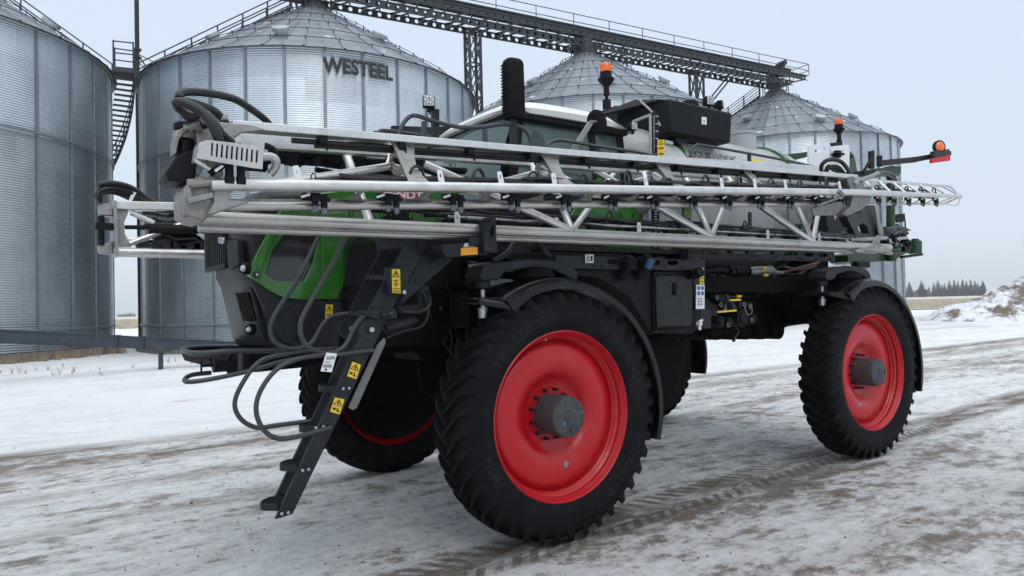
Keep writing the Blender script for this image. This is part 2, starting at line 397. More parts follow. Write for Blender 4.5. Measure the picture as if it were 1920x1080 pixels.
# ---------------------------------------------------------------- grain bins
BR, EAVE, PEAK, BASE = 9.15, 14.1, 19.55, .45
corr = bpy.data.materials.new('corrugated_sheet'); corr.use_nodes = True
def corr_mat(m, roof=False):
    n = m.node_tree; b = n.nodes['Principled BSDF']; L = n.links.new
    b.inputs['Metallic'].default_value = .85; b.inputs['Roughness'].default_value = .36
    uv = n.nodes.new('ShaderNodeUVMap')
    sp = n.nodes.new('ShaderNodeSeparateXYZ'); L(uv.outputs[0], sp.inputs[0])
    fl = n.nodes.new('ShaderNodeVectorMath'); fl.operation = 'FLOOR'; L(uv.outputs[0], fl.inputs[0])
    wn = n.nodes.new('ShaderNodeTexWhiteNoise'); wn.noise_dimensions = '3D'; L(fl.outputs[0], wn.inputs['Vector'])
    tc = n.nodes.new('ShaderNodeTexCoord')
    t = n.nodes.new('ShaderNodeTexNoise'); t.inputs['Scale'].default_value = .6; t.inputs['Detail'].default_value = 8; L(tc.outputs['Object'], t.inputs['Vector'])
    mp = n.nodes.new('ShaderNodeMapping'); mp.inputs['Scale'].default_value = (4, 4, .25); L(tc.outputs['Object'], mp.inputs[0])
    t2 = n.nodes.new('ShaderNodeTexNoise'); t2.inputs['Scale'].default_value = 1.2; t2.inputs['Detail'].default_value = 5; L(mp.outputs[0], t2.inputs['Vector'])
    a = n.nodes.new('ShaderNodeMath'); a.operation = 'MULTIPLY_ADD'; a.inputs[1].default_value = .16; L(wn.outputs['Value'], a.inputs[0]); a.inputs[2].default_value = .52
    a2 = n.nodes.new('ShaderNodeMath'); a2.operation = 'MULTIPLY_ADD'; a2.inputs[1].default_value = .30; L(t.outputs[0], a2.inputs[0]); L(a.outputs[0], a2.inputs[2])
    a3 = n.nodes.new('ShaderNodeMath'); a3.operation = 'MULTIPLY_ADD'; a3.inputs[1].default_value = .22 if not roof else .5; L(t2.outputs[0], a3.inputs[0]); L(a2.outputs[0], a3.inputs[2])
    if not roof:   # wall colour is darker below the upper wind ring
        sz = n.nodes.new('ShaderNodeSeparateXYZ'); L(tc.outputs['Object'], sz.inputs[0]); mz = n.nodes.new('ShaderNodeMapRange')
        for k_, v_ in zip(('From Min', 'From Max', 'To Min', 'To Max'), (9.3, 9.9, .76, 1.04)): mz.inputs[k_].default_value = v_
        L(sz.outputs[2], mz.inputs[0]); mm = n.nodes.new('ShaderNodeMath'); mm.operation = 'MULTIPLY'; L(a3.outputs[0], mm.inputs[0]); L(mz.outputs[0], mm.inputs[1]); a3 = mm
    s = n.nodes.new('ShaderNodeVectorMath'); s.operation = 'SCALE'; s.inputs[0].default_value = (.57, .635, .68) if not roof else (.225, .255, .29)
    L(a3.outputs[0], s.inputs['Scale']); src = s.outputs[0]
    if roof:   # leftover snow in the ribs
        mp = n.nodes.new('ShaderNodeMapping'); mp.inputs['Scale'].default_value = (1.0, .35, 1); L(uv.outputs[0], mp.inputs[0])
        t3 = n.nodes.new('ShaderNodeTexNoise'); t3.inputs['Scale'].default_value = 2.2; t3.inputs['Detail'].default_value = 7; L(mp.outputs[0], t3.inputs['Vector'])
        r_ = n.nodes.new('ShaderNodeMapRange'); r_.inputs['From Min'].default_value = .655; r_.inputs['From Max'].default_value = .70; L(t3.outputs[0], r_.inputs[0])
        x = n.nodes.new('ShaderNodeMix'); x.data_type = 'RGBA'; L(r_.outputs[0], x.inputs['Factor']); L(src, x.inputs[6]); x.inputs[7].default_value = (.72, .77, .82, 1); src = x.outputs[2]
        q = n.nodes.new('ShaderNodeMapRange'); q.inputs['To Min'].default_value = .75; q.inputs['To Max'].default_value = .1; L(r_.outputs[0], q.inputs[0]); L(q.outputs[0], b.inputs['Metallic'])
        b.inputs['Roughness'].default_value = .5
    L(src, b.inputs['Base Color'])
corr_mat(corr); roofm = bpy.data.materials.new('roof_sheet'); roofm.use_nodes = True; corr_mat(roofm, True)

def uvmesh(name, vs, fs, uvs, m, parent, sm=True):
    me = bpy.data.meshes.new(name); me.from_pydata(vs, [], fs); me.materials.append(m)
    ul = me.uv_layers.new(name='UVMap'); k = 0
    for p in me.polygons:
        for li in p.loop_indices: ul.data[li].uv = uvs[k]; k += 1
    if sm: me.polygons.foreach_set('use_smooth', [True]*len(me.polygons)); me.set_sharp_from_angle(angle=R(50))
    o = bpy.data.objects.new(name, me); col.objects.link(o); o.parent = parent; return o
def bin_wall(parent):
    n = 128; H = EAVE-BASE; waves = 130; per = 5; rows = waves*per
    vs = []; 
    for j in range(rows+1):
        z = BASE+H*j/rows; r = BR+.016*math.sin(2*math.pi*j/per)
        for i in range(n): a = 2*math.pi*i/n; vs.append((r*math.cos(a), r*math.sin(a), z))
    fs = []; uv = []
    for j in range(rows):
        vv = j/rows*H/1.11+.001; v2 = (j+1)/rows*H/1.11-.001
        for i in range(n):
            fs.append((j*n+i, j*n+(i+1) % n, (j+1)*n+(i+1) % n, (j+1)*n+i))
            u0, u1 = i/8+.001, (i+1)/8-.001; off = .5*(int(vv) % 2)
            uv += [(u0+off, vv), (u1+off, vv), (u1+off, v2), (u0+off, v2)]
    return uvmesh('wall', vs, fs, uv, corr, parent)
def bin_roof(parent):
    n = 64; per = 8; vs = []; uv = []; fs = []
    prof = [(BR+.30, EAVE-.10), (BR+.05, EAVE+.04)]+[(BR-(BR-.75)*k/10, EAVE+.04+(PEAK-EAVE-.04)*k/10) for k in range(1, 11)]
    N = 32*8; shape = [.055, .055, 0, 0, 0, .035, 0, 0]
    wid = [-.022, .022, .03, .28, .47, .50, .53, .97]
    for i in range(N):
        s_, q = divmod(i, 8); a = 2*math.pi*(s_+ wid[q] + 0)/32
        for k, (r, z) in enumerate(prof):
            hh = shape[q]*(1 if r > 1.5 else .4)
            vs.append((r*math.cos(a), r*math.sin(a), z+hh))
    K = len(prof)
    for i in range(N):
        i2 = (i+1) % N
        for k in range(K-1):
            fs.append((i*K+k, i2*K+k, i2*K+k+1, i*K+k+1)); u0 = i/8+.001; u1 = (i+1)/8-.001
            uv += [(u0, k), (u1, k), (u1, k+.999), (u0, k+.999)]
    return uvmesh('roof', vs, fs, uv, roofm, parent)
def make_bin(loc, label, rot=0.0):
    t = empty('grain_bin', loc, label, 'grain bin', 'corrugated steel grain bins in a row')
    bin_wall(t); bin_roof(t)
    zero = V(0, 0, 0)
    def pt(mb, name, m, **k): 
        mb_loc = k.pop('at', None); o = mb.build(name, m, None, **k); o.parent = t; return o
    for i in range(32):
        a = 2*math.pi*(i+.5)/32; q = MB(); c, s = math.cos(a), math.sin(a)
        M = Matrix(((c, -s, 0), (s, c, 0), (0, 0, 1)))
        for dz in range(5):
            z0 = BASE+(EAVE-BASE)*dz/5+.02; z1 = BASE+(EAVE-BASE)*(dz+1)/5-.02; th = .055 if dz < 3 else .045
            q.box(M@V(BR+.05, 0, (z0+z1)/2), (th, .07, z1-z0), M)
        q.box(M@V(BR+.025, 0, (EAVE+BASE)/2), (.02, .15, EAVE-BASE-.02), M)
        pt(q, 'stiffener', galv_d, smooth_ang=0)
    for z in (1.35, 9.6):
        q = MB(); q.tube([(math.cos(2*math.pi*i/96)*(BR+.11), math.sin(2*math.pi*i/96)*(BR+.11), z) for i in range(96)], .045, 6, closed=True); pt(q, 'wind_ring', galv_d)
    q = MB(); q.tube([(math.cos(2*math.pi*i/96)*(BR+.10), math.sin(2*math.pi*i/96)*(BR+.10), EAVE-.08) for i in range(96)], .05, 6, closed=True); pt(q, 'eave_ring', galv_d)
    sl = (PEAK-EAVE)/(BR-.75)
    for r in (8.2, 6.6, 5.0, 3.4, 1.9):
        q = MB(); z = EAVE+.04+(BR-r)*sl+.16
        q.tube([(math.cos(2*math.pi*i/64)*r, math.sin(2*math.pi*i/64)*r, z) for i in range(64)], .019, 5, closed=True)
        for i in range(32):
            a = 2*math.pi*i/32; q.bar((math.cos(a)*r, math.sin(a)*r, z-.12), (math.cos(a)*r, math.sin(a)*r, z+.06), .045, .04)
        pt(q, 'roof_ring', steel_dk)
    for i in range(8):   # roof vents
        a = 2*math.pi*(i+.3)/8; r = 7.4 if i % 2 else 6.0; z = EAVE+.04+(BR-r)*sl
        q = MB(); d = V(math.cos(a), math.sin(a), 0); c = d*r+V(0, 0, z)
        nrm = (V(0, 0, 1)+d*sl).normalized(); q.cyl(c-nrm*.1, c+nrm*.28, .30, 16); q.cyl(c+nrm*.28, c+nrm*.36, .42, 16); q.cyl(c+nrm*.18, c+nrm*.28, .42, 16)
        pt(q, 'roof_vent', galv)
    q = MB(); q.lathe([(.78, PEAK-.15), (.80, PEAK+.15), (.50, PEAK+.22), (.46, PEAK+1.15)], (0, 0, 0), (0, 0, 1), 24); pt(q, 'peak_collar', steel_dk)
    q = MB()
    for k in (.35, .75):
        q.tube([(math.cos(2*math.pi*i/24)*1.05, math.sin(2*math.pi*i/24)*1.05, PEAK+k) for i in range(24)], .03, 5, closed=True)
    for i in range(8):
        a = 2*math.pi*i/8; q.bar((math.cos(a)*1.05, math.sin(a)*1.05, PEAK-.1), (math.cos(a)*1.05, math.sin(a)*1.05, PEAK+.85), .05, .05)
    pt(q, 'peak_railing', steel_dk)
    q = MB(); q.lathe([(BR+.35, -.2), (BR+.35, BASE-.02), (BR-.3, BASE-.02)], (0, 0, 0), (0, 0, 1), 64); pt(q, 'foundation', concrete)
    return t
BINS = [(10.85, 35.95), (29.8, 33.4), (50.1, 32.0), (-8.65, 38.3)]
def railrun(mb, a, dr, z0, r0, r1, w_=.45, hh=1.0):
    """stair rail up the roof at azimuth a"""
    d = V(math.cos(a), math.sin(a), 0); s = V(-math.sin(a), math.cos(a), 0); sl = (PEAK-EAVE)/(BR-.75)
    f = lambda r, h, o: d*r+s*o+V(0, 0, EAVE+.1+(BR-r)*sl+h)
    for o in (-w_, w_):
        mb.bar(f(r0, .12, o), f(r1, .12, o), .05, .14)
        for h in (.6, hh+.1): mb.tube([f(r0, h, o), f(r1, h, o)], .035, 6)
        k = 6
        for i in range(k+1): r = r0+(r1-r0)*i/k; mb.bar(f(r, 0, o), f(r, hh+.1, o), .07, .07)
    for i in range(26): r = r0+(r1-r0)*(i+.5)/26; mb.bar(f(r, .18, -w_), f(r, .18, w_), .2, .03)
    return f
labs = ['second grain bin from the left, with black WESTEEL lettering under its eave',
        'grain bin behind the white cab roof with only its grey cone roof showing',
        'rightmost grain bin under the end of the overhead conveyor',
        'leftmost grain bin, cut off by the photo edge, with spiral stair on its side']
bins = []
for (x, y), lb in zip(BINS, labs): bins.append(make_bin((x, y, 0), lb))
def badd(mb, b, name, m, **k):
    o = mb.build(name, m, None, **k); o.parent = b; return o
for bi, a in ((0, R(168)), (2, R(128)), (3, R(2))):
    q = MB(); railrun(q, a, None, 0, BR+.1, 1.3); badd(q, bins[bi], 'roof_stair', steel_dk, smooth_ang=0)
# lettering wrapped on bin 2
az = math.atan2(CAM_C.y-BINS[0][1], CAM_C.x-BINS[0][0])
vs, fs = text2d('WESTEEL', .96, 0, .038, .85)
pr = P(672, 130, Y=BINS[0][1]-BR)      # centre of the word
la = az+.222
q = MB(); wv = []
for v in vs:
    a = la+(v.x)/(BR+.12); wv.append(((BR+.125)*math.cos(a), (BR+.125)*math.sin(a), 12.92+v.y))
q.add(wv, fs); badd(q, bins[0], 'lettering', letter_m, smooth_ang=0)
# spiral stair on bin 1
q = MB(); b1 = BINS[3]; va = math.atan2(CAM_C.y-b1[1], CAM_C.x-b1[0]); tan_a = va+math.acos(BR/math.hypot(CAM_C.x-b1[0], CAM_C.y-b1[1]))
z = 14.55; a = tan_a-.02; k = 0
def rp(r, a, z): return V(r*math.cos(a), r*math.sin(a), z)
q.add([rp(BR+.15, a-.10, z), rp(BR+1.1, a-.10, z), rp(BR+1.1, a+.02, z), rp(BR+.15, a+.02, z), rp(BR+.15, a-.10, z-.25), rp(BR+1.1, a-.10, z-.25), rp(BR+1.1, a+.02, z-.25), rp(BR+.15, a+.02, z-.25)],
      [(0, 1, 2, 3), (4, 7, 6, 5), (0, 4, 5, 1), (1, 5, 6, 2), (2, 6, 7, 3), (3, 7, 4, 0)])
for (r, aa) in ((BR+.2, a-.10), (BR+1.1, a-.10), (BR+1.1, a+.02), (BR+.2, a+.02)): q.bar(rp(r, aa, z), rp(r, aa, z+1.35), .07, .07)
for h in (.7, 1.3):
    q.tube([rp(BR+.2, a-.10, z+h), rp(BR+1.1, a-.10, z+h), rp(BR+1.1, a+.02, z+h), rp(BR+.2, a+.02, z+h)], .035, 6)
N_ = 44
for i in range(N_):
    aa = a+.02+i*.026; zz = z-.2-i*.22
    q.add([rp(BR+.2, aa, zz), rp(BR+1.1, aa, zz), rp(BR+1.1, aa+.03, zz), rp(BR+.2, aa+.03, zz), rp(BR+.2, aa, zz-.05), rp(BR+1.1, aa, zz-.05), rp(BR+1.1, aa+.03, zz-.05), rp(BR+.2, aa+.03, zz-.05)],
          [(0, 1, 2, 3), (4, 7, 6, 5), (0, 4, 5, 1), (1, 5, 6, 2), (2, 6, 7, 3), (3, 7, 4, 0)])
    q.bar(rp(BR+1.12, aa, zz), rp(BR+1.12, aa+.026, zz-.22), .05, .28)
    if i % 4 == 0: q.bar(rp(BR+1.12, aa, zz), rp(BR+1.12, aa, zz+1.0), .05, .05)
for h in (.5, 1.0): q.tube([rp(BR+1.12, a+.02+i*.026, z-.2-i*.22+h) for i in range(N_)], .03, 5)
badd(q, bins[3], 'spiral_stair', steel_dk, smooth_ang=0)

# ---------------------------------------------------------------- overhead conveyor
c0 = V(BINS[0][0], BINS[0][1], 0); c3 = V(BINS[2][0], BINS[2][1], 0)
cd = (c3-c0).normalized(); cn = V(-cd.y, cd.x, 0)
if cn.dot(CAM_C-c0) < 0: cn = -cn
L_ = (c3-c0).length; cbase = PEAK+.45
conv = empty('overhead_conveyor', (c0.x, c0.y, cbase), 'long dark overhead grain conveyor with catwalk and railing above the bin peaks', 'conveyor')
def cp(s, o, h): return c0+cd*s+cn*o+V(0, 0, cbase+h)
S0, S1 = -14, L_+3.2
holes_m = steel_dk
def holed(s0, s1, o, h0, h1, step, r):
    """web with a row of round holes, between heights h0 and h1"""
    q = MB(); cnt = int((s1-s0)/step); 
    for i in range(cnt):
        a = s0+i*step; b = a+step; m_ = (a+b)/2; hm = (h0+h1)/2
        outer = [cp(a, o, h0), cp(b, o, h0), cp(b, o, h1), cp(a, o, h1)]
        hole = [cp(m_+r*math.cos(t*math.pi/4), o, hm+r*math.sin(t*math.pi/4)) for t in range(8)]
        q.plate([outer, hole], cn*.02)
    return q
for o in (.75, -.75):
    holed(S0, S1-2.6, o, .20, .56, .62, .135).build('bottom_chord', steel_dk, conv, smooth_ang=0)
    holed(S0, S1, o, .95, 1.25, .62, .09).build('top_chord', steel_dk, conv, smooth_ang=0)
    q = MB(); 
    q.bar(cp(S0, o, 1.28), cp(S1, o, 1.28), .14, .05); q.bar(cp(S0, o, .93), cp(S1, o, .93), .10, .04); q.bar(cp(S0, o, .18), cp(S1-2.6, o, .18), .12, .05); q.bar(cp(S0, o, .58), cp(S1-2.6, o, .58), .10, .04)
    i = 0; s = S0
    while s < S1-3.2:
        q.bar(cp(s, o, .58), cp(s+1.1, o, .95), .07, .09); q.bar(cp(s+1.1, o, .95), cp(s+1.25, o, .58), .07, .07); s += 1.9
    q.bar(cp(S1-2.6, o, .3), cp(S1-.4, o, .95), .08, .12)
    q.build('truss_brace', steel_dk, conv, smooth_ang=0)
q = MB(); s = S0
while s < S1-2.6:
    q.mark(); q.bar(cp(s, -.75, .25), cp(s+.9, .75, .25), .08, .08); q.bar(cp(s, -.75, .25), cp(s, .75, .25), .1, .1); s += 1.9
q.build_each('cross_brace', steel_dk, conv, smooth_ang=0)
q = MB(); q.bar(cp(S0, -.25, 1.61), cp(S1-1.6, -.25, 1.61), .62, .46); q.bar(cp(S0, -.25, 1.86), cp(S1-1.6, -.25, 1.86), .74, .04); q.bar(cp(S0, -.25, 1.36), cp(S1-1.6, -.25, 1.36), .7, .04)
s = S0
while s < S1-2: q.bar(cp(s, -.25, 1.38), cp(s, -.25, 1.89), .70, .05); s += 3.0
q.tube([cp(S0, .12, 1.78), cp(S1-4, .12, 1.78)], .03, 6); q.tube([cp(S0, .12, 1.6), cp(S1-9, .12, 1.6)], .025, 6)
q.build('conveyor_trough', steel_dk, conv, smooth_ang=0)
q = MB(); q.bar(cp(S0, .45, 1.34), cp(S1, .45, 1.34), .7, .05); q.build('catwalk_deck', steel_dk, conv, smooth_ang=0)
q = MB()
for o in (.82, -.82):
    for h in (1.78, 2.34): q.tube([cp(S0, o, h), cp(S1+.15, o, h)], .032, 6)
    s = S1+.15; k = 0
    while s > S0: q.tube([cp(s, o, 1.3), cp(s, o, 2.34)], .03, 6); s -= 3.1
for h in (1.78, 2.34): q.tube([cp(S1+.15, .82, h), cp(S1+.15, -.82, h)], .032, 6)
q.build('railing', steel_dk, conv)
q = MB(); e_ = cp(S1-2.6, -.25, 2.08); q.bar(e_, e_+cd*.75, .42, .42); q.cyl(e_+cn*.2+V(0, 0, .1), e_+cn*.9+V(0, 0, .1), .22, 16); q.bar(e_+cd*.7+V(0, 0, -.3), e_+cd*1.5+V(0, 0, -.3), .5, .5)
q.build('drive_motor', steel_dk, conv)
for bi in (0, 1, 2):
    s = (V(BINS[bi][0], BINS[bi][1], 0)-c0).dot(cd); q = MB(); q.bar(cp(s, -.1, -.2), cp(s, -.1, 1.45), .62, .55, up=cn); q.bar(cp(s-.5, -.1, .6), cp(s+.5, -.1, .6), .8, .4); q.build('discharge_spout', steel_dk, conv, smooth_ang=0)
def ladder_cage(s):
    q = MB()
    for o in (-.22, .22): q.bar(cp(s+o, .9, 1.0), cp(s+o, .9, -2.2), .05, .05)
    for i in range(11): q.bar(cp(s-.22, .9, .8-.28*i), cp(s+.22, .9, .8-.28*i), .04, .04)
    for h in (0, -.75, -1.5): q.tube([cp(s-.35, .9, h), cp(s-.4, 1.3, h), cp(s, 1.55, h), cp(s+.4, 1.3, h), cp(s+.35, .9, h)], .03, 5)
    q.build('caged_ladder', steel_dk, conv, smooth_ang=0)
s3 = (V(BINS[1][0], BINS[1][1], 0)-c0).dot(cd); ladder_cage(s3+3.3); ladder_cage(L_-1.6)
def tower(s, label, splay=0):
    b = c0+cd*s; t = empty('conveyor_tower', (b.x, b.y, 0), label, 'tower', 'lattice towers under the overhead conveyor')
    H = cbase+.15; w2 = .40
    cs = [(-w2, -.36), (w2, -.36), (w2, .36), (-w2, .36)]
    f = lambda i, z: b+cd*cs[i][0]+cn*cs[i][1]+V(0, 0, z)
    for i in range(4): q = MB(); q.bar(f(i, -.1), f(i, H), .14, .14, up=cn); q.build('leg', steel_dk, t, smooth_ang=0)
    q = MB(); n_ = 9
    for k in range(n_):
        z0, z1 = H*k/n_, H*(k+1)/n_
        for i in range(4):
            j = (i+1) % 4; q.bar(f(i, z1-.05), f(j, z1-.05), .09, .09); q.bar(f(i, z0), f(j, z1), .06, .06); q.bar(f(j, z0), f(i, z1), .06, .06)
    q.build('lattice', steel_dk, t, smooth_ang=0)
    if splay:
        q = MB()
        for i in (1, 2): q.bar(f(i, H-3.2), f(i, H)+cd*3.2, .1, .1)
        q.build('knee_brace', steel_dk, t, smooth_ang=0)
tower(s3*.5+.85, 'lattice tower between the lettered bin and the cab')
tower((s3+L_)/2+1.0, 'lattice tower with slanting knee braces near the rightmost bin', 1)

# ---------------------------------------------------------------- pole, auger, trees, snow heap
pb = P(264, 648, Z=.1); t = empty('steel_pole', (pb.x, pb.y, 0), 'tall thin dark steel pole between the two left bins', 'pole')
q = MB(); q.cyl((pb.x, pb.y, -.1), (pb.x, pb.y, 24), .125, 12); q.build('shaft', steel_dk, t)
q = MB()
for y_ in (93, 108): zz = P(255, y_, Y=pb.y).z; q.box((pb.x, pb.y, zz), (.42, .42, .07))
zz = P(255, 100, Y=pb.y).z
q.tube([(pb.x, pb.y, zz), (pb.x+1.2, pb.y+1.2, zz-1.2)], .04, 5); q.tube([(pb.x, pb.y, zz), (pb.x+1.7, pb.y+1.0, zz-.3)], .03, 5); q.tube([(pb.x, pb.y, zz-.5), (pb.x+1.5, pb.y+1.3, zz-.9)], .03, 5)
q.build('bracket', steel_dk, t)

def dirpt(px, py, dep): 
    d = CF*CAM_F+CR*(px-960)-CU*(py-540); return CAM_C+d*(dep/d.dot(_F0))
au = empty('unloading_auger', (P(298, 690, Z=0).x, P(298, 690, Z=0).y, 0), 'blue grey boxed unloading auger slanting low in front of the left bins', 'auger')
A0, A1 = dirpt(-140, 624, 18.0), dirpt(640, 660, 27.5)
q = MB(); q.bar(A0, A1, .32, .33); q.bar(A0+V(0, 0, .175), A1+V(0, 0, .175), .40, .03); q.bar(A0-V(0, 0, .175), A1-V(0, 0, .175), .38, .025); q.build('trough', steel_blue, au, smooth_ang=0)
q = MB()
for k in (.10, .36, .42, .68): c = A0.lerp(A1, k); q.mark(); q.bar(c-(A1-A0).normalized()*.03, c+(A1-A0).normalized()*.03, .42, .41)
q.build_each('flange', steel_blue, au, smooth_ang=0)
tt = .5
for k in range(200):
    c = A0.lerp(A1, k/200); d = c-CAM_C; px_ = 960+CAM_F*d.dot(CR)/d.dot(CF)
    if px_ > 298: break
q = MB(); q.bar((c.x, c.y, -.1), (c.x, c.y, c.z-.2), .13, .13); q.box((c.x, c.y, c.z-.12), (.5, .46, .28)); q.build('leg', steel_blue, au, smooth_ang=0)
c_ = A0.lerp(A1, .415); n_ = (CAM_C-c_); n_.z = 0; n_.normalize()
sticker_w = mat('white_sticker', (.72, .72, .70), .6)

def spruce(seed, H=14., Wd=5.4):
    rn = random.Random(seed); q = MB()
    q.use(bark).cyl((0, 0, -1), (0, 0, H*.9), .22, 6, .05)
    q.use(needle)
    for k in range(26):
        f = k/25; z = H*(.06+.92*f); r = Wd*.5*(1-f)**.85*rn.uniform(.8, 1.15)+.12; nb = int(7+9*(1-f))
        for i in range(nb):
            a = rn.uniform(0, 6.28); L = r*rn.uniform(.65, 1.15); dz = -.28*L*rn.uniform(.6, 1.4)
            d = V(math.cos(a), math.sin(a), 0); s = V(-d.y, d.x, 0); wd = .22*L+.12; t_ = rn.uniform(-.5, .5)
            q.add([V(0, 0, z+.15), d*L*.55+s*wd+V(0, 0, z+dz*.45-.12+t_*.2), d*L+V(0, 0, z+dz), d*L*.55-s*wd+V(0, 0, z+dz*.45-.12-t_*.2)], [(0, 1, 2), (0, 2, 3)])
            q.add([V(0, 0, z+.1), d*L*.5+V(0, 0, z+dz*.4+.12), d*L*.9+V(0, 0, z+dz), d*L*.5+V(0, 0, z+dz*.4-.42)], [(0, 1, 2, 3)])
    return q
bark = mat('bark', (.06, .05, .045), .9); needle = mat('spruce_needles', (.030, .044, .044), .9, var=.4, vs=.8)
protos = []
def tree_proto(seed, H, Wd):
    q = spruce(seed, H, Wd); tr = MB(); cr = MB()
    tr.add(q.v[:12], q.f[:8]); 
    t = bpy.data.objects.new('spruce_tree', None)
    n0 = q.m.count(0)
    cr.add(q.v[12:], [tuple(i-12 for i in f) for f in q.f[n0:]])
    return tr, cr
TR = [tree_proto(s_, 14, w_) for s_, w_ in ((1, 6.2), (2, 5.2), (3, 7.0), (4, 4.8))]
TRM = []
for tr, cr in TR:
    a = tr.build('trunk', bark, None); b = cr.build('crown', needle, None, smooth_ang=0); TRM.append((a.data, b.data)); bpy.data.objects.remove(a); bpy.data.objects.remove(b)
tl = [(1706, 527, 0, 640), (1729, 525, 2, 600), (1742, 536, 1, 690), (1752, 529, 1, 650), (1760, 524, 3, 620), (1772, 530, 3, 600), (1781, 525, 1, 630), (1790, 523, 3, 640), (1797, 527, 1, 600), (1806, 522, 3, 620), (1813, 526, 1, 640), (1821, 523, 3, 600), (1829, 525, 1, 620), (1835, 530, 3, 630), (1844, 525, 0, 600), (1767, 533, 2, 690)]
dsc = ['lone dark spruce nearest the rightmost bin', 'broad spruce second from the right bin', 'short spruce in the hollow of the far row', 'spruce in the left clump of the far row', 'pointed spruce topping the left clump', 'slim spruce in the middle gap of the far row', 'tall spruce left of centre in the far row', 'tallest spruce of the middle clump', 'spruce right of the middle clump top', 'narrow tall spruce near the far row centre', 'spruce filling the centre of the far row', 'spruce left of the right hand gap', 'spruce right of the gap in the far row', 'low slim spruce near the snow heap end', 'rounded spruce closest to the snow heap', 'low broad spruce in front of the pointed ones']
for (px_, py_, k, D), lb in zip(tl, dsc):
    b = dirpt(px_, 560, D); top = dirpt(px_, py_, D); H = top.z-.1
    t = empty('spruce_tree', (b.x, b.y, .1), lb, 'tree', 'spruces on the horizon'); s_ = H/14
    t.scale = (s_*1.75, s_*1.75, s_); t.rotation_euler.z = px_
    for nm, dt in (('trunk', TRM[k][0]), ('crown', TRM[k][1])): o = bpy.data.objects.new(nm, dt); col.objects.link(o); o.parent = t
bushm = mat('bare_brush', (.20, .17, .155), .95, var=.3, vs=.5)
q = MB(); rn = random.Random(5)
for i in range(700):
    px_ = rn.uniform(1716, 1742) if rn.random() < .5 else rn.uniform(1700, 1850); b = dirpt(px_, 560, 660); h = rn.uniform(3, 7 if px_ < 1742 else 4); a = rn.uniform(-.5, .5)
    q.add([(b.x-.3, b.y, 0), (b.x+.3, b.y, 0), (b.x+a*h+.4, b.y, h), (b.x+a*h-.5, b.y, h*.93)], [(0, 1, 2, 3)])
tag(q.build('bare_brush', bushm, None, smooth_ang=0), 'leafless reddish brush between the far spruces', 'brush', kind='stuff')
k = 0
for px_, hh in ((221, 5), (225, 6), (229, 5), (233, 6.5), (237, 5.5), (240, 6), (244, 6.5), (248, 6), (252, 5.5)):
    b = dirpt(px_, 590, 900); t = empty('distant_tree', (b.x, b.y, .1), '%s far tree on the horizon between the two left bins' % ('first', 'second', 'third', 'fourth', 'middle', 'sixth', 'seventh', 'eighth', 'last')[k], 'tree', 'tiny trees between the left bins')
    s_ = hh/14; t.scale = (s_*1.6, s_*1.6, s_*.9)
    for nm, dt in (('trunk', TRM[k % 4][0]), ('crown', TRM[k % 4][1])): o = bpy.data.objects.new(nm, dt); col.objects.link(o); o.parent = t
    k += 1

# ploughed heap of snow and dirt
hc = dirpt(1928, 590, 50); 
def heap_mat():
    m = mat('dirty_snow', (.78, .80, .84), .85, bump=.8, bs=3, dirt=(.17, .13, .10), damt=1.0, ds=.55, stretch=(1, 1, 1.4), dr=(.46, .56)); n = m.node_tree
    # the right hand flank is mostly bare dirt
    tc = n.nodes['Texture Coordinate']; dp = n.nodes.new('ShaderNodeVectorMath'); dp.operation = 'DOT_PRODUCT'; dp.inputs[1].default_value = (math.cos(YAW), -math.sin(YAW), -.55); n.links.new(tc.outputs['Object'], dp.inputs[0])
    g_ = n.nodes.new('ShaderNodeMapRange'); g_.inputs['From Min'].default_value = -4; g_.inputs['From Max'].default_value = 3; g_.inputs['To Min'].default_value = -.04; g_.inputs['To Max'].default_value = .26; n.links.new(dp.outputs['Value'], g_.inputs[0])
    for q_ in n.nodes:
        if q_.type == 'MAP_RANGE' and abs(q_.inputs['From Min'].default_value-.46) < 1e-4:
            s_ = q_.inputs[0].links[0].from_socket; ad = n.nodes.new('ShaderNodeMath'); ad.operation = 'ADD'; n.links.new(s_, ad.inputs[0]); n.links.new(g_.outputs[0], ad.inputs[1]); n.links.new(ad.outputs[0], q_.inputs[0])
    return m
q = MB(); nx, ny = 150, 110; vs = []
for j in range(ny+1):
    for i in range(nx+1):
        u = i/nx*2-1; v = j/ny*2-1; x = u*7.0; y = v*5
        r = math.sqrt(u*u+v*v*.9)
        h = max(0, 1-r)**.8*2.75*(1+.12*math.sin(u*5+1)); h *= 1+.30*noise.noise(V(x*.35, y*.35, 3)); h += .34*noise.noise(V(x*1.2, y*1.2, 1))*min(1, h)+.20*abs(noise.noise(V(x*2.6, y*2.6, 8)))*min(1, h)+.10*noise.noise(V(x*7, y*7, 8))*min(1, h)
        dd = V(x, y, 0); dd.rotate(Matrix.Rotation(-YAW+R(-8), 3, 'Z')); vs.append((hc.x+dd.x, hc.y+dd.y, h-.05))
q.add(vs, [(j*(nx+1)+i, j*(nx+1)+i+1, (j+1)*(nx+1)+i+1, (j+1)*(nx+1)+i) for j in range(ny) for i in range(nx)])
ho = q.build('snow_heap', heap_mat(), None, smooth_ang=60, loc=(hc.x, hc.y, 0)); tag(ho, 'big heap of ploughed snow streaked with brown dirt at the right edge', 'snow heap')

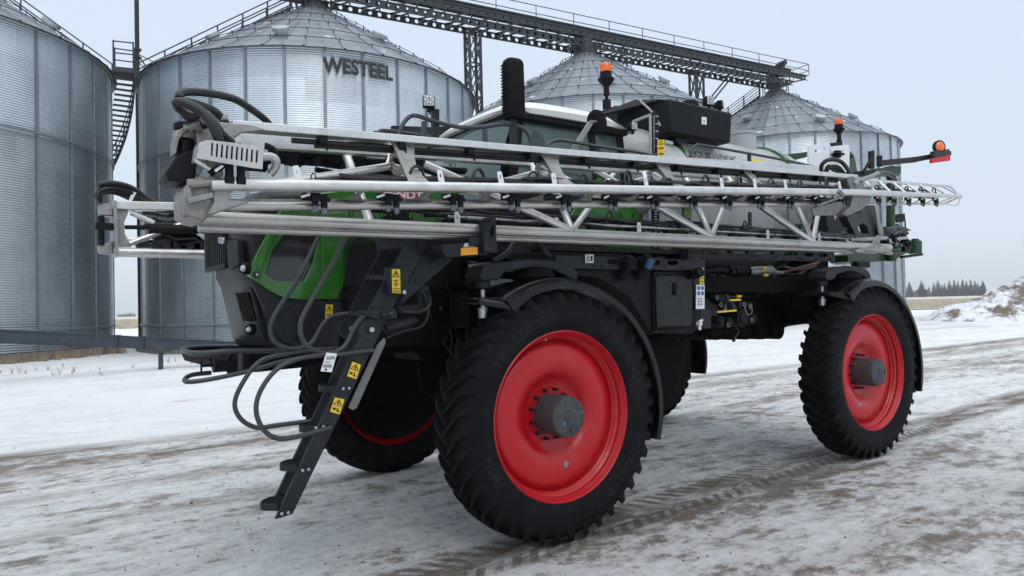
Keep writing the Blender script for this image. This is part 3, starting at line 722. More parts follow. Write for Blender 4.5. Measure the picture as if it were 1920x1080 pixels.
# dry grass round the bin feet
q = MB(); rn = random.Random(8)
def tuft(x, y, h):
    for k in range(5):
        a = rn.uniform(0, 6.28); l = rn.uniform(.2, .6)*h; dx, dy = l*math.cos(a), l*math.sin(a); hh = h*rn.uniform(.6, 1.1)
        q.add([(x-.007, y, 0), (x+.007, y, 0), (x+dx*.5+.005, y+dy*.5, hh*.65), (x+dx, y+dy, hh), (x+dx*.5-.005, y+dy*.5, hh*.65)], [(0, 1, 2, 4), (4, 2, 3)])
for bi in (3, 0):
    for i in range(520):
        a = rn.uniform(R(-140), R(-20)); r = BR+.35+abs(rn.gauss(0, .35)); x, y = BINS[bi][0]+r*math.cos(a), BINS[bi][1]+r*math.sin(a)
        if noise.noise(V(x*.5, y*.5, 0)) > -.05: tuft(x, y, rn.uniform(.2, .65))
for i in range(60): tuft(rn.uniform(-12, 6), rn.uniform(19, 26), rn.uniform(.12, .32))
tag(q.build('dry_grass', mat('dry_grass', (.30, .22, .13), .9, var=.4, vs=2), None, smooth_ang=0), 'sparse dry brown weeds along the bin foundations', 'weeds', kind='stuff')
# frozen clods on the yard
q = MB(); rn = random.Random(4)
for i in range(900):
    a = YAW+rn.uniform(-.75, .75); rr = 1.8+16*rn.random()**1.3; x, y = CAM_C.x+rr*math.sin(a), CAM_C.y+rr*math.cos(a)
    if y > 8 and rn.random() < .7: continue
    s_ = rn.uniform(.004, .018)*(1 if rn.random() < .95 else 1.8); z = hgt(x, y)
    vs = [(x+rn.uniform(.6, 1)*s_*dx, y+rn.uniform(.6, 1)*s_*dy, z+s_*.4*dz+.2*s_) for dx, dy, dz in ((1, 0, 0), (0, 1, 0), (-1, 0, 0), (0, -1, 0), (.1, .1, 1.2), (0, 0, -1))]
    q.add(vs, [(0, 1, 4), (1, 2, 4), (2, 3, 4), (3, 0, 4), (1, 0, 5), (2, 1, 5), (3, 2, 5), (0, 3, 5)])
tag(q.build('frozen_clods', mat('clods', (.12, .10, .085), .9, var=.5, vs=9), None, smooth_ang=0), 'small frozen dirt crumbs scattered over the icy yard', 'dirt', kind='stuff')
# ================================================================ the sprayer
alu = mat('boom_aluminium', (.66, .655, .645), .36, .88, var=.10, vs=7, dirt=(.26, .24, .22), damt=.4, ds=5, stretch=(1, 1, 1), rvar=.1)
alu2 = mat('soiled_aluminium', (.50, .485, .465), .40, .85, var=.12, vs=6, dirt=(.22, .19, .16), damt=.55, ds=4, stretch=(.7, 1, 1), rvar=.1)
cast = mat('cast_aluminium', (.31, .305, .295), .45, .7, var=.22, vs=10, dirt=(.13, .11, .09), damt=.7, ds=6, bump=.4, bs=70)
red = mat('red_rim_paint', (.43, .0035, .010), .34, 0, var=.06, vs=5, spec=.35, coat=.15, dirt=(.26, .07, .07), damt=.22, ds=7)
rubber = mat('tyre_rubber', (.0048, .0052, .0064), .72, 0, var=.35, vs=5, bump=.25, bs=70, dirt=(.018, .018, .018), damt=.35, ds=4, spec=.14)
rubber2 = mat('tyre_lettering', (.0065, .007, .0085), .6, spec=.25)
hubm = mat('hub_grey', (.050, .054, .060), .6, .1, var=.3, vs=12, dirt=(.09, .08, .07), damt=.6, ds=6, bump=.2, bs=90)
nutm = mat('wheel_nut', (.03, .03, .032), .45, .6)
green = mat('green_paint', (.020, .130, .009), .24, 0, var=.05, vs=4, coat=.4, dirt=(.03, .09, .03), damt=.3, ds=4)
dgreen = mat('dark_green_paint', (.008, .045, .010), .35, 0, var=.15, vs=6)
hoodg = mat('hood_grey_plastic', (.017, .0182, .021), .40, 0, var=.15, vs=5, spec=.16, dirt=(.045, .045, .045), damt=.5, ds=3.5, stretch=(1, 1, .4))
framem = mat('frame_grey_paint', (.0135, .0155, .019), .45, 0, var=.15, vs=7, spec=.25, dirt=(.05, .05, .05), damt=.35, ds=5)
blackp = mat('black_plastic', (.0055, .006, .0075), .5, 0, var=.25, vs=6, dirt=(.022, .022, .023), damt=.35, ds=5, spec=.16)
gloss = mat('fender_black', (.006, .0066, .0085), .24, 0, var=.2, vs=5, rvar=.1, dirt=(.024, .025, .028), damt=.3, ds=5, spec=.28)
dark = mat('underbody_black', (.0022, .0025, .003), .7, 0, var=.3, vs=5, spec=.12)
hosem = mat('rubber_hose', (.0065, .007, .0082), .42, 0, var=.15, vs=12)
railm = mat('handrail_grey', (.033, .037, .043), .36, 0, var=.12, vs=8)
whitep = mat('white_roof_paint', (.74, .73, .68), .35, 0, var=.04, vs=3)
whitepl = mat('white_polyethylene', (.72, .75, .78), .5, 0, var=.06, vs=6)
tankm = mat('translucent_tank', (.40, .41, .42), .45, 0, var=.12, vs=3, dirt=(.20, .19, .19), damt=.5, ds=2.2, stretch=(1, 1, .25))
steelm = mat('stainless_steel', (.42, .42, .43), .3, .9, var=.1, vs=8)
zinc = mat('zinc_bolt', (.45, .45, .46), .4, .8)
yel = mat('warning_yellow', (.75, .52, .015), .5); blk = mat('print_black', (.012, .012, .012), .6)
whi = mat('print_white', (.72, .73, .76), .6); blu = mat('print_blue', (.03, .12, .33), .5)
rdp = mat('print_red', (.50, .012, .03), .5)
orange = mat('amber_lens', (.85, .16, .005), .25, spec=.6, coat=.5); amber = mat('amber_reflector', (.80, .30, .005), .25, var=.1, vs=60)
redl = mat('red_reflector', (.50, .004, .003), .4, spec=.25)
lens = mat('clear_lens', (.42, .44, .46), .12, .5, var=.25, vs=60)
grille = mat('grille_mesh', (.010, .011, .013), .5)
violet = mat('hazy_translucent', (.42, .36, .43), .5, var=.15, vs=3)
def glass_mat():
    m = bpy.data.materials.new('cab_glass'); m.use_nodes = True; n = m.node_tree; n.nodes.clear(); L = n.links.new
    o = n.nodes.new('ShaderNodeOutputMaterial'); t = n.nodes.new('ShaderNodeBsdfTransparent'); t.inputs[0].default_value = (.42, .56, .55, 1)
    g = n.nodes.new('ShaderNodeBsdfGlossy'); g.inputs['Color'].default_value = (.75, .88, .88, 1); g.inputs['Roughness'].default_value = .03
    d = n.nodes.new('ShaderNodeBsdfDiffuse'); d.inputs[0].default_value = (.15, .21, .205, 1)
    f = n.nodes.new('ShaderNodeFresnel'); f.inputs[0].default_value = 1.55; a = n.nodes.new('ShaderNodeMixShader'); b = n.nodes.new('ShaderNodeMixShader'); b.inputs[0].default_value = .55
    L(t.outputs[0], b.inputs[1]); L(d.outputs[0], b.inputs[2]); L(f.outputs[0], a.inputs[0]); L(b.outputs[0], a.inputs[1]); L(g.outputs[0], a.inputs[2]); L(a.outputs[0], o.inputs[0])
    return m
glass = glass_mat()

YC = 1.72
root = empty('crop_sprayer', (2.3, YC, 0), 'tall green self propelled crop sprayer with red wheels and folded aluminium booms', 'crop sprayer')
RT = .993
def mirY(mb):
    mb.v = [(x, 2*YC-y, z) for x, y, z in mb.v]; return mb

# ---------------------------------------------------------------- wheels
def make_wheel():
    q = MB()
    q.lathe([(.655, .03), (.674, .012), (.674, -.006), (.664, -.012), (.652, .0), (.648, .02), (.634, .032), (.628, .05), (.634, .062), (.618, .074), (.611, .084), (.617, .096), (.604, .108), (.598, .118), (.602, .13), (.592, .142), (.586, .135), (.575, .112), (.54, .098), (.48, .088), (.42, .086), (.37, .095), (.33, .118), (.30, .150), (.27, .176), (.235, .192), (.10, .194)], (0, 0, 0), (0, 1, 0), 96)
    q.lathe([(.592, .142), (.60, .20), (.60, .30), (.64, .34), (.664, .38), (.655, .36)], (0, 0, 0), (0, 1, 0), 64)
    wh = q.build('wheel', red, None, smooth_ang=50)
    q = MB()
    prof = [(.66, .0), (.69, -.018), (.74, -.034), (.80, -.040), (.86, -.034), (.905, -.018), (.93, .004), (.943, .03), (.948, .08), (.950, .165)]
    full = prof+[(r, .33-y) for r, y in prof[::-1][1:]]
    q.lathe(full, (0, 0, 0), (0, 1, 0), 120)
    nl = 40
    for side in (1, -1):
        for k in range(nl):
            th0 = 2*math.pi*(k+(.5 if side < 0 else 0))/nl
            # stations: lateral s, angle offset, base radius, top radius
            S = [(-.012, .040, .946, .989, .023), (.05, -.004, .946, .992, .023), (.11, -.060, .944, .991, .026), (.158, -.110, .920, .986, .032), (.176, -.130, .900, .976, .038), (.187, -.140, .885, .955, .040), (.193, -.145, .872, .915, .038), (.196, -.147, .862, .880, .032)]
            vs = []
            for s, da, rb, rtp, hw in S:
                y = .165-side*s
                for sg, rr in ((-1, rb), (-.62, rtp), (.62, rtp), (1, rb)):
                    a = th0+da+sg*hw; yy = y if rr == rb or s < .19 else y-side*.006
                    vs.append((rr*math.cos(a), yy, rr*math.sin(a)))
            fs = []
            for i in range(len(S)-1):
                for j in range(3): fs.append((i*4+j, i*4+j+1, (i+1)*4+j+1, (i+1)*4+j))
            fs += [(0, 1, 2, 3), tuple((len(S)-1)*4+j for j in (3, 2, 1, 0))]
            q.add(vs, fs)
    ty = q.build('tyre', rubber, None, smooth_ang=32); ty.parent = wh
    q = MB()
    def arc(txt, phi, r0, size, sx=1.0):
        q.mark(); vs, fs = text2d(txt, size, .004, .0015, sx)
        def sy(r): return -.018-(.022 if .74 < r < .88 else .010)
        wv = []
        for v in vs:
            rr = r0+v.y; a = R(phi)-v.x/(r0+.04)
            yy = np.interp(rr, [.66, .69, .74, .80, .86, .905, .93], [.0, -.018, -.034, -.040, -.034, -.018, .004])
            wv.append((rr*math.cos(a), float(yy)-.0012-v.z*.5, rr*math.sin(a)))
        q.add(wv, fs)
    arc('TRELLEBORG', 122, .748, .105, 1.12); arc('VF 380/105 R50', 38, .748, .10, 1.0); arc('TRELLEBORG', -52, .748, .105, 1.12); arc('TM150', 205, .745, .105); arc('BLUETIRE', 14, .705, .04)
    
    for lt in q.build_each('tyre_lettering', rubber2, None, smooth_ang=0): lt.parent = wh
    q = MB(); q.lathe([(.166, .196), (.164, .190), (.162, .06), (.160, .02), (.166, .016), (.163, -.030), (.156, -.055), (.148, -.060), (.0, -.060)], (0, 0, 0), (0, 1, 0), 48)
    q.lathe([(.052, -.058), (.052, -.066), (.046, -.066), (.046, -.062), (.0, -.062)], (.0, 0, .0), (0, 1, 0), 24)
    for k in range(5): q.box((-.006, -.064, -.024+.011*k), (.050-.008*abs(k-2), .006, .006), Matrix.Rotation(R(-35), 3, 'Y'))
    for k in range(14):
        a = 2*math.pi*k/14; q.cyl((.138*math.cos(a), -.058, .138*math.sin(a)), (.138*math.cos(a), -.067, .138*math.sin(a)), .0085, 6)
    q.cyl((.09, -.058, .070), (.09, -.070, .070), .018, 6); q.cyl((.02, -.058, -.105), (.02, -.070, -.105), .015, 6)
    hb = q.build('hub', hubm, None); hb.parent = wh
    q = MB(); q.box((-.055, -.0615, -.045), (.026, .003, .034)); o = q.build('hub_sticker', blu, None, smooth_ang=0); o.parent = wh
    q = MB(); q.cyl((.0, .196, .0), (.0, .140, .0), .0125, 8); q.cyl((0, .196, 0), (0, .180, 0), .017, 8); nu = q.build('wheel_nut', nutm, None)
    first = True
    for k in range(12):
        a = 2*math.pi*(k+.5)/12; o = nu if first else nu.copy(); first = False
        if o.name not in col.objects: col.objects.link(o)
        o.parent = wh; o.location = (.198*math.cos(a), 0, .198*math.sin(a))
    q = MB(); q.cyl((.07, .0845, -.40), (.07, .0875, -.40), .026, 16); o = q.build('disc_hole', galv_d, None); o.parent = wh
    q = MB(); q.cyl((-.09, .15, .57), (-.11, .08, .60), .006, 6); q.cyl((-.11, .08, .60), (-.115, .065, .605), .009, 6); o = q.build('valve_stem', zinc, None); o.parent = wh
    return wh
w1 = make_wheel(); w1.parent = root; w1.location = V(0, 0, RT)-root.location; w1.rotation_euler.y = R(0)
w2 = copy_tree(w1, root); w2.location = V(4.608, 0, RT)-root.location; w2.rotation_euler.y = R(37)
w3 = copy_tree(w1, root); w3.location = V(0, 2*YC, RT)-root.location; w3.rotation_euler = (0, 0, math.pi)
w4 = copy_tree(w1, root); w4.location = V(4.608, 2*YC+.42, RT)-root.location; w4.rotation_euler = (0, R(20), math.pi)
for o in (w2, w3, w4):
    for c in list(o.children):
        if c.name.startswith(('hub_sticker', 'disc_hole')) and o is not w2: bpy.data.objects.remove(c)

# ---------------------------------------------------------------- fenders and suspension
def fender(cx, rot_end=-17, name='fender'):
    q = MB(); n = 40; a0, a1 = R(121), R(rot_end); vs = []
    sec = [(-.055, .962, 0), (-.055, 1.05, 0), (-.045, 1.064, 0), (.02, 1.078, 0), (.16, 1.088, 0), (.30, 1.082, 0), (.42, 1.066, 0), (.43, 1.03, 0)]
    # outer lip, rounded crown
    sec = [(-.060, 1.012), (-.056, 1.048), (-.035, 1.066), (.04, 1.080), (.05, 1.088), (.28, 1.094), (.48, 1.088), (.49, 1.078), (.56, 1.068), (.57, 1.03)]
    m = len(sec)
    for i in range(n+1):
        t = i/n; a = a0+(a1-a0)*t; lip = .0 if t > .12 else (1-t/.12)*.05
        for j, (y, r) in enumerate(sec):
            rr = r-(lip if j == 0 else 0); vs.append((cx+rr*math.cos(a), y, RT+rr*math.sin(a)))
    for i in range(n+1):
        t = i/n; a = a0+(a1-a0)*t
        for y, r in sec[::-1]: rr = r-.014; vs.append((cx+rr*math.cos(a), y+.002, RT+rr*math.sin(a)))
    off = (n+1)*m; fs = []
    for i in range(n):
        for j in range(m-1):
            fs.append((i*m+j, i*m+j+1, (i+1)*m+j+1, (i+1)*m+j)); fs.append((off+i*m+j, off+(i+1)*m+j, off+(i+1)*m+j+1, off+i*m+j+1))
        fs.append((i*m, (i+1)*m, off+(i+1)*m+m-1, off+i*m+m-1)); fs.append((i*m+m-1, off+i*m, off+(i+1)*m, (i+1)*m+m-1))
    for i in (0, n): fs.append(tuple([i*m+j for j in range(m)]+[off+i*m+j for j in range(m)]))
    q.add(vs, fs); return q
f1 = fender(0).build('front_fender', gloss, root, smooth_ang=30)
f2 = fender(4.608).build('rear_fender', gloss, root, smooth_ang=30)
mirY(fender(0)).build('front_fender', gloss, root, smooth_ang=30); _f = mirY(fender(4.608)); _f.v = [(x, y+.42, z) for x, y, z in _f.v]; _f.build('rear_fender', gloss, root, smooth_ang=30)
for cx, par in ((0, f1), (4.608, f2)):
    q = MB(); q.plate([[(cx-.50, -.03, 1.88), (cx-.72, .08, 1.93), (cx-.72, .40, 1.95), (cx-.45, .42, 1.97), (cx-.40, .0, 1.94)]], (0, 0, -.05)); q.build('fender_toe', gloss, par, bevel=.01)
    q = MB(); q.box((cx+.98, .14, .92), (.05, .10, .05)); q.build('mudflap_bracket', blackp, par)
def suspension(cx, m_=False):
    z = 2.10; L = []
    q = MB()   # cast upper arm curving over the air spring
    top = [(cx-.66, 2.10), (cx-.62, 2.18), (cx-.45, 2.21), (cx-.18, 2.235), (cx+.10, 2.225), (cx+.26, 2.18), (cx+.32, 2.12), (cx+.30, 2.06), (cx+.20, 2.09), (cx+.06, 2.15), (cx-.15, 2.17), (cx-.42, 2.13), (cx-.48, 2.07), (cx-.62, 2.06)]
    q.prism([(x, .16, zz) for x, zz in top], (0, .22, 0)); q.cyl((cx-.56, .27, 2.00), (cx-.56, .27, 2.10), .06, 16); q.cyl((cx+.24, .27, 2.02), (cx+.24, .27, 2.10), .045, 16); L.append((q, 'suspension_arm', framem, .012))
    q = MB(); q.lathe([(.0, .0), (.15, .0), (.165, .02), (.15, .045), (.185, .075), (.17, .12), (.15, .14), (0, .14)], (cx-.08, .27, 2.02), (0, 0, 1), 28); L.append((q, 'air_spring', rubber, 0))
    q = MB(); q.cyl((cx-.56, .27, 1.84), (cx-.56, .27, 2.02), .021, 12); q.cyl((cx-.56, .27, 1.78), (cx-.56, .27, 1.86), .045, 12); L.append((q, 'damper_rod', steelm, 0))
    q = MB(); q.cyl((cx+.24, .27, 1.90), (cx+.24, .27, 2.03), .021, 12); L.append((q, 'damper_rod', steelm, 0))
    q = MB(); q.bb((cx-.22, .36, .72), (cx+.22, .52, 2.0)); q.prism([(cx-.60, .42, 1.70), (cx+.35, .42, 1.70), (cx+.35, .42, 2.0), (cx-.60, .42, 2.0)], (0, .3, 0)); q.cyl((cx, .2, RT), (cx, .45, RT), .23, 24); L.append((q, 'wheel_leg', dark, .01))
    q = MB(); q.bb((cx-.14, .5, 1.55), (cx+.14, 1.8, 1.80)); L.append((q, 'axle_beam', dark, .01))
    for q, nm, m, bv in L:
        if m_: mirY(q)
        q.build(nm, m, root, bevel=bv)
for cx in (0, 4.608):
    suspension(cx); suspension(cx, True)

# ---------------------------------------------------------------- chassis
def Q(Y, *pts): return [P(x, y, Y=Y) for x, y in pts]
def pl(mb, Y, th, *pts, holes=()): mb.plate([Q(Y, *pts)]+[Q(Y, *h) for h in holes], (0, th, 0)); return mb
def slot(x0, y0, x1, y1, n=4):
    """rounded slot outline between two pixel corners"""
    out = []
    if x1-x0 >= y1-y0:
        r = (y1-y0)/2; cy = (y0+y1)/2
        for i in range(n+1): a = math.pi/2+math.pi*i/n; out.append((x0+r+r*math.cos(a), cy+r*math.sin(a)))
        for i in range(n+1): a = -math.pi/2+math.pi*i/n; out.append((x1-r+r*math.cos(a), cy+r*math.sin(a)))
    else:
        r = (x1-x0)/2; cx = (x0+x1)/2
        for i in range(n+1): a = math.pi+math.pi*i/n; out.append((cx+r*math.cos(a), y0+r+r*math.sin(a)))
        for i in range(n+1): a = math.pi*i/n; out.append((cx+r*math.cos(a), y1-r+r*math.sin(a)))
    return out
def bolts(mb, Y, r, *pts):
    for x, y in pts: c = P(x, y, Y=Y); mb.cyl(c, c+V(0, -.012, 0), r, 8)
    return mb
q = MB(); q.bb((-1.9, 1.25, 1.72), (5.9, 1.42, 2.0)); q.bb((-1.9, 2.02, 1.72), (5.9, 2.19, 2.0)); q.bb((-1.2, 1.0, 1.50), (1.9, 2.5, 1.85)); q.bb((1.9, .95, 1.60), (4.2, 2.5, 2.05)); q.bb((1.2, .5, 1.95), (4.0, 2.9, 2.12)); q.bb((3.9, .62, 1.80), (5.35, 2.82, 2.16)); q.build('chassis_frame', dark, root, bevel=.01)
# black engine bay side sheets (left of the front wheel)
q = MB(); pl(q, .93, .03, (652, 538), (850, 538), (850, 628), (830, 650), (650, 650)); pl(q, .90, .05, (640, 548), (700, 548), (700, 560), (640, 560))
bolts(q, .93, .018, (652, 552), (672, 552), (654, 576), (714, 560), (712, 576), (808, 550), (836, 550), (808, 562), (836, 562), (808, 573), (836, 573), (660, 600), (830, 600))
q.build('side_sheet', blackp, root, bevel=.004)
q = MB(); pl(q, .98, .5, (600, 628), (860, 612), (858, 668), (790, 676), (775, 655), (640, 655)); q.build('belly_pan', dark, root, bevel=.01)
q = MB(); pl(q, .86, .04, (846, 548), (880, 552), (895, 590), (862, 650), (850, 600)); c = P(878, 571, Y=.86); q.cyl(c, c+V(0, -.03, 0), .06, 20); q.build('gusset', blackp, root, bevel=.004)
# shields hanging inside the far wheels
q = MB(); q.lathe([(0, 0), (.60, 0), (.612, .02), (.612, .05), (0, .06)], (.0, 3.0, RT+.02), (0, 1, 0), 40); q.build('wheel_shield', dark, root)
q = MB(); q.prism([V(-.35, 2.9, RT-.2), V(.5, 2.9, RT-.1), V(.6, 2.9, 1.75), V(-.5, 2.9, 1.75)], (0, .08, 0)); q.build('leg_guard', dark, root)
q = MB(); pl(q, 2.2, .05, (778, 645), (860, 640), (842, 700), (812, 748), (792, 730))
q.build('wheel_shield', dark, root, bevel=.004)
q = MB(); q.lathe([(0, 0), (.66, 0), (.66, .05), (0, .06)], (4.608, 3.44, RT), (0, 1, 0), 40); q.build('wheel_shield', blackp, root)
q = MB(); pl(q, 1.9, .06, (1222, 632), (1288, 632), (1280, 700), (1268, 735), (1246, 762), (1224, 700)); q.build('wheel_shield', blackp, root, bevel=.01)
# wide body between the wheels: tank side, lid, rail with slots
q = MB(); pl(q, .30, .9, (1000, 505), (1226, 505), (1226, 625), (1222, 628), (1180, 560), (1120, 522), (1040, 512)); q.build('fuel_tank', blackp, root, bevel=.015)
q = MB(); pl(q, .27, .9, (1226, 508), (1304, 508), (1316, 520), (1316, 604), (1300, 626), (1226, 622)); bx = q.build('storage_box', blackp, root, bevel=.015)
q = MB(); pl(q, .25, .03, (1236, 516), (1292, 515), (1301, 524), (1298, 612), (1232, 616), (1230, 520)); dr = q.build('storage_door', gloss, root, bevel=.01)
q = MB(); pl(q, .245, .01, *slot(1261, 530, 1269, 554)); pl(q, .245, .02, (1240, 612), (1282, 611), (1282, 616), (1240, 617)); bolts(q, .245, .012, (1264, 549)); q.build('door_handle', dark, dr)
q = MB(); pl(q, .24, .05, (1042, 478), (1310, 488), (1312, 504), (1285, 507), (1042, 503), holes=[slot(1138, 488, 1178, 495), slot(1224, 488, 1238, 497), slot(1252, 488, 1272, 497)])
bolts(q, .24, .012, (1116, 499), (1130, 499), (1160, 500), (1186, 484), (1196, 484), (1186, 492), (1246, 499), (1278, 500), (1282, 490)); q.build('side_rail', framem, root, bevel=.004)
q = MB(); pl(q, .25, .3, (1290, 465), (1322, 466), (1322, 520), (1314, 512), (1290, 506)); bolts(q, .25, .012, (1296, 473), (1305, 474), (1317, 475), (1296, 483), (1317, 484)); q.build('side_post', framem, root, bevel=.006)
hl = [slot(1352, 470, 1368, 477), slot(1376, 471, 1402, 478), slot(1416, 472, 1450, 480), slot(1462, 473, 1494, 481), slot(1508, 474, 1526, 482), slot(1534, 476, 1550, 484)]
q = MB(); pl(q, .50, .06, (1318, 460), (1562, 470), (1562, 490), (1325, 486), holes=[]); pl(q, .44, .05, (1330, 464), (1562, 474), (1566, 528-38), (1330, 486), holes=[]); 
q = MB(); pl(q, .44, .05, (1322, 462), (1564, 468), (1566, 490), (1322, 486), holes=[slot(1350, 469, 1370, 475), slot(1376, 470, 1404, 476), slot(1416, 471, 1452, 478), slot(1462, 472, 1496, 479), slot(1508, 474, 1526, 481), slot(1534, 475, 1552, 482)])
bolts(q, .44, .012, (1336, 475), (1344, 476), (1373, 476), (1410, 480), (1418, 480), (1456, 481), (1500, 484), (1504, 484), (1530, 486), (1556, 487), (1560, 487)); q.build('side_rail', framem, root, bevel=.004)
for d in range(6):   # small bracket pieces on the side
    pass
q = MB()
for (x, y) in ((1176, 502), (1210, 500)):
    c = P(x, y, Y=.2); q.mark(); q.cyl(c+V(0, .1, -.08), c+V(0, -.02, .06), .055, 16); q.cyl(c+V(0, .02, -.02), c+V(0, -.04, .10), .04, 14)
q.build_each('filler_neck', blackp, root)
q = MB(); c = P(1217, 496, Y=.15); q.cyl(c+V(0, .02, -.02), c+V(0, -.03, .04), .035, 12); q.build('filler_cap', mat('blue_cap', (.04, .12, .25), .5), root)
q = MB(); c = P(1311, 509, Y=.16); q.cyl(c+V(0, .06, -.03), c+V(0, -.02, .0), .05, 14); q.build('side_cap', blackp, root)
# station with couplers between the wheels
q = MB(); pl(q, .42, .35, (1316, 582), (1334, 580), (1334, 616), (1300, 618)); pl(q, .5, .5, (1322, 560), (1346, 562), (1346, 612), (1322, 612)); q.build('coupler_box', framem, root, bevel=.01)
q = MB(); rn = random.Random(21)
for x, y, r in ((1340, 562, .05), (1352, 560, .045), (1340, 603, .055), (1357, 604, .05), (1382, 596, .10), (1402, 598, .055), (1375, 570, .05), (1395, 574, .04), (1362, 575, .045), (1366, 562, .03)):
    c = P(x, y, Y=.48); q.mark(); q.use(framem if r < .05 else blackp); q.cyl(c+V(0, -.08, 0), c+V(0, .2, .02), r, 16); q.cyl(c+V(0, -.095, 0), c+V(0, -.08, 0), r*.65, 12)
    if r < .09: q.lathe([(r+.006, 0), (r+.006, .03), (r, .03)], c+V(0, -.07, 0), (0, 1, 0), 16)
q.build_each('coupler', None, root)
q = MB()
for x, y in ((1345, 558), (1352, 572), (1396, 571), (1407, 575), (1410, 600), (1366, 609)):
    c = P(x, y, Y=.38); q.mark(); q.tube([c+V(.020*math.cos(a), 0, .020*math.sin(a)) for a in [math.pi*2*i/14 for i in range(14)]], .0028, 5, closed=True)
q.mark(); q.hose([P(1396, 575, Y=.38), P(1402, 590, Y=.38), P(1410, 585, Y=.4), P(1408, 570, Y=.4)], .003, 5); q.build_each('cap_ring', zinc, root)
q = MB(); pl(q, .44, .02, (1364, 557), (1376, 555), (1382, 582), (1358, 582)); q.build('coupler_bracket', alu, root)
q = MB()
for a, b in (((1345, 585), (1380, 582)), ((1368, 563), (1388, 562))): q.mark(); q.bar(P(*a, Y=.38), P(*b, Y=.38), .02, .018)
q.build_each('yellow_lever', yel, root)
# plumbing under the tank
q = MB()
q.hose([P(1320, 511, Y=.7), P(1345, 508, Y=.65), P(1365, 508, Y=.6)], .028, 10); q.cyl(P(1378, 508, Y=.6), P(1398, 508, Y=.6), .05, 14); q.cyl(P(1366, 509, Y=.6), P(1372, 509, Y=.6), .06, 14)
for x in (1376, 1384, 1392, 1400): q.cyl(P(x, 509, Y=.6), P(x+2, 509, Y=.6), .058, 14)
q.build('suction_coupling', blackp, root)
q = MB(); q.tube([P(1402, 509, Y=.62), P(1412, 509, Y=.62), P(1428, 507, Y=.62), P(1446, 508, Y=.62), P(1452, 511, Y=.62), P(1468, 512, Y=.62)], [.045, .055, .05, .055, .03, .02], 14); q.build('valve_body', cast, root)
q = MB()
for x, y in ((1430, 503), (1432, 516), (1410, 522), (1381, 556)): c = P(x, y, Y=.54); q.mark(); q.cyl(c, c+V(.04, -.01, 0), .018, 10); q.bar(c+V(.03, 0, 0), c+V(.08, 0, .005), .03, .012)
q.build_each('yellow_tap', yel, root)
q = MB(); rn = random.Random(11)
for k in range(15):
    x0 = rn.uniform(1325, 1420); y0 = rn.uniform(500, 560); x1 = rn.uniform(1440, 1530); y1 = rn.uniform(495, 545); Y = rn.uniform(.7, .95)
    q.hose([P(x0, y0, Y=Y), P((x0*2+x1)/3, (y0*2+y1)/3+rn.uniform(-14, 14), Y=Y-.08), P((x0+2*x1)/3, (y0+2*y1)/3+rn.uniform(-14, 14), Y=Y-.08), P(x1, y1, Y=Y)], rn.uniform(.008, .02), 7)
q.build('underbody_hoses', hosem, root)
q = MB()
for pts in ([(1395, 532), (1420, 526), (1450, 528), (1480, 522), (1505, 512)], [(1440, 512), (1470, 510), (1500, 502), (1535, 492)], [(1470, 500), (1500, 506), (1530, 498)]):
    q.hose([P(x, y, Y=.66) for x, y in pts], .016, 8)
q.build('rose_hose', mat('rose_hose', (.16, .09, .085), .45), root)
q = MB(); pl(q, 1.1, 1.2, (1240, 612), (1560, 580), (1560, 600), (1480, 612), (1455, 622), (1420, 628), (1320, 632), (1240, 640)); q.build('underbelly', dark, root, bevel=.03)
q = MB()
for x in (1345, 1372, 1400, 1430, 1460): q.cyl(P(x, 618, Y=.95), P(x, 618, Y=.95)+V(0, 1.2, 0), .12, 16)
q.build('exhaust_trunk', dark, root)
q = MB(); q.hose([P(1380, 612, Y=.55), P(1384, 622, Y=.55), P(1376, 636, Y=.55)], .012, 8); q.cyl(P(1379, 628, Y=.55), P(1375, 640, Y=.55), .018, 8); q.build('drain_hose', hosem, root)
q = MB(); c = P(1307, 607, Y=.25); q.cyl(c, c+V(0, -.05, 0), .018, 10); q.bar(c+V(-.02, -.04, .02), c+V(.03, -.04, .035), .02, .02); q.cyl(c+V(0, -.03, 0), c+V(0, -.03, -.06), .014, 8); q.build('white_tap', whi, root)
# white filters and clutter in the bay behind the ladder
q = MB()
for x, y in ((816, 516), (832, 512), (822, 530)): c = P(x, y, Y=1.1); q.mark(); q.cyl(c+V(0, 0, -.08), c+V(0, 0, .08), .055, 16)
q.build_each('oil_filter', whi, root)
q = MB(); rn = random.Random(2)
for k in range(26):
    x, y = rn.uniform(815, 900), rn.uniform(470, 560); c = P(x, y, Y=rn.uniform(1.0, 1.25)); q.box(c, (rn.uniform(.04, .14), .08, rn.uniform(.03, .12)))
q.build('valve_bank', hosem, root); q = MB()
for k in range(14):
    x0, y0 = rn.uniform(810, 900), rn.uniform(480, 640)
    q.hose([P(x0, y0, Y=1.0), P(x0+rn.uniform(-25, 25), y0+rn.uniform(10, 30), Y=.9), P(x0+rn.uniform(-20, 40), y0+rn.uniform(30, 70), Y=1.0)], rn.uniform(.008, .018), 6)
q.build('hydraulic_lines', hosem, root)

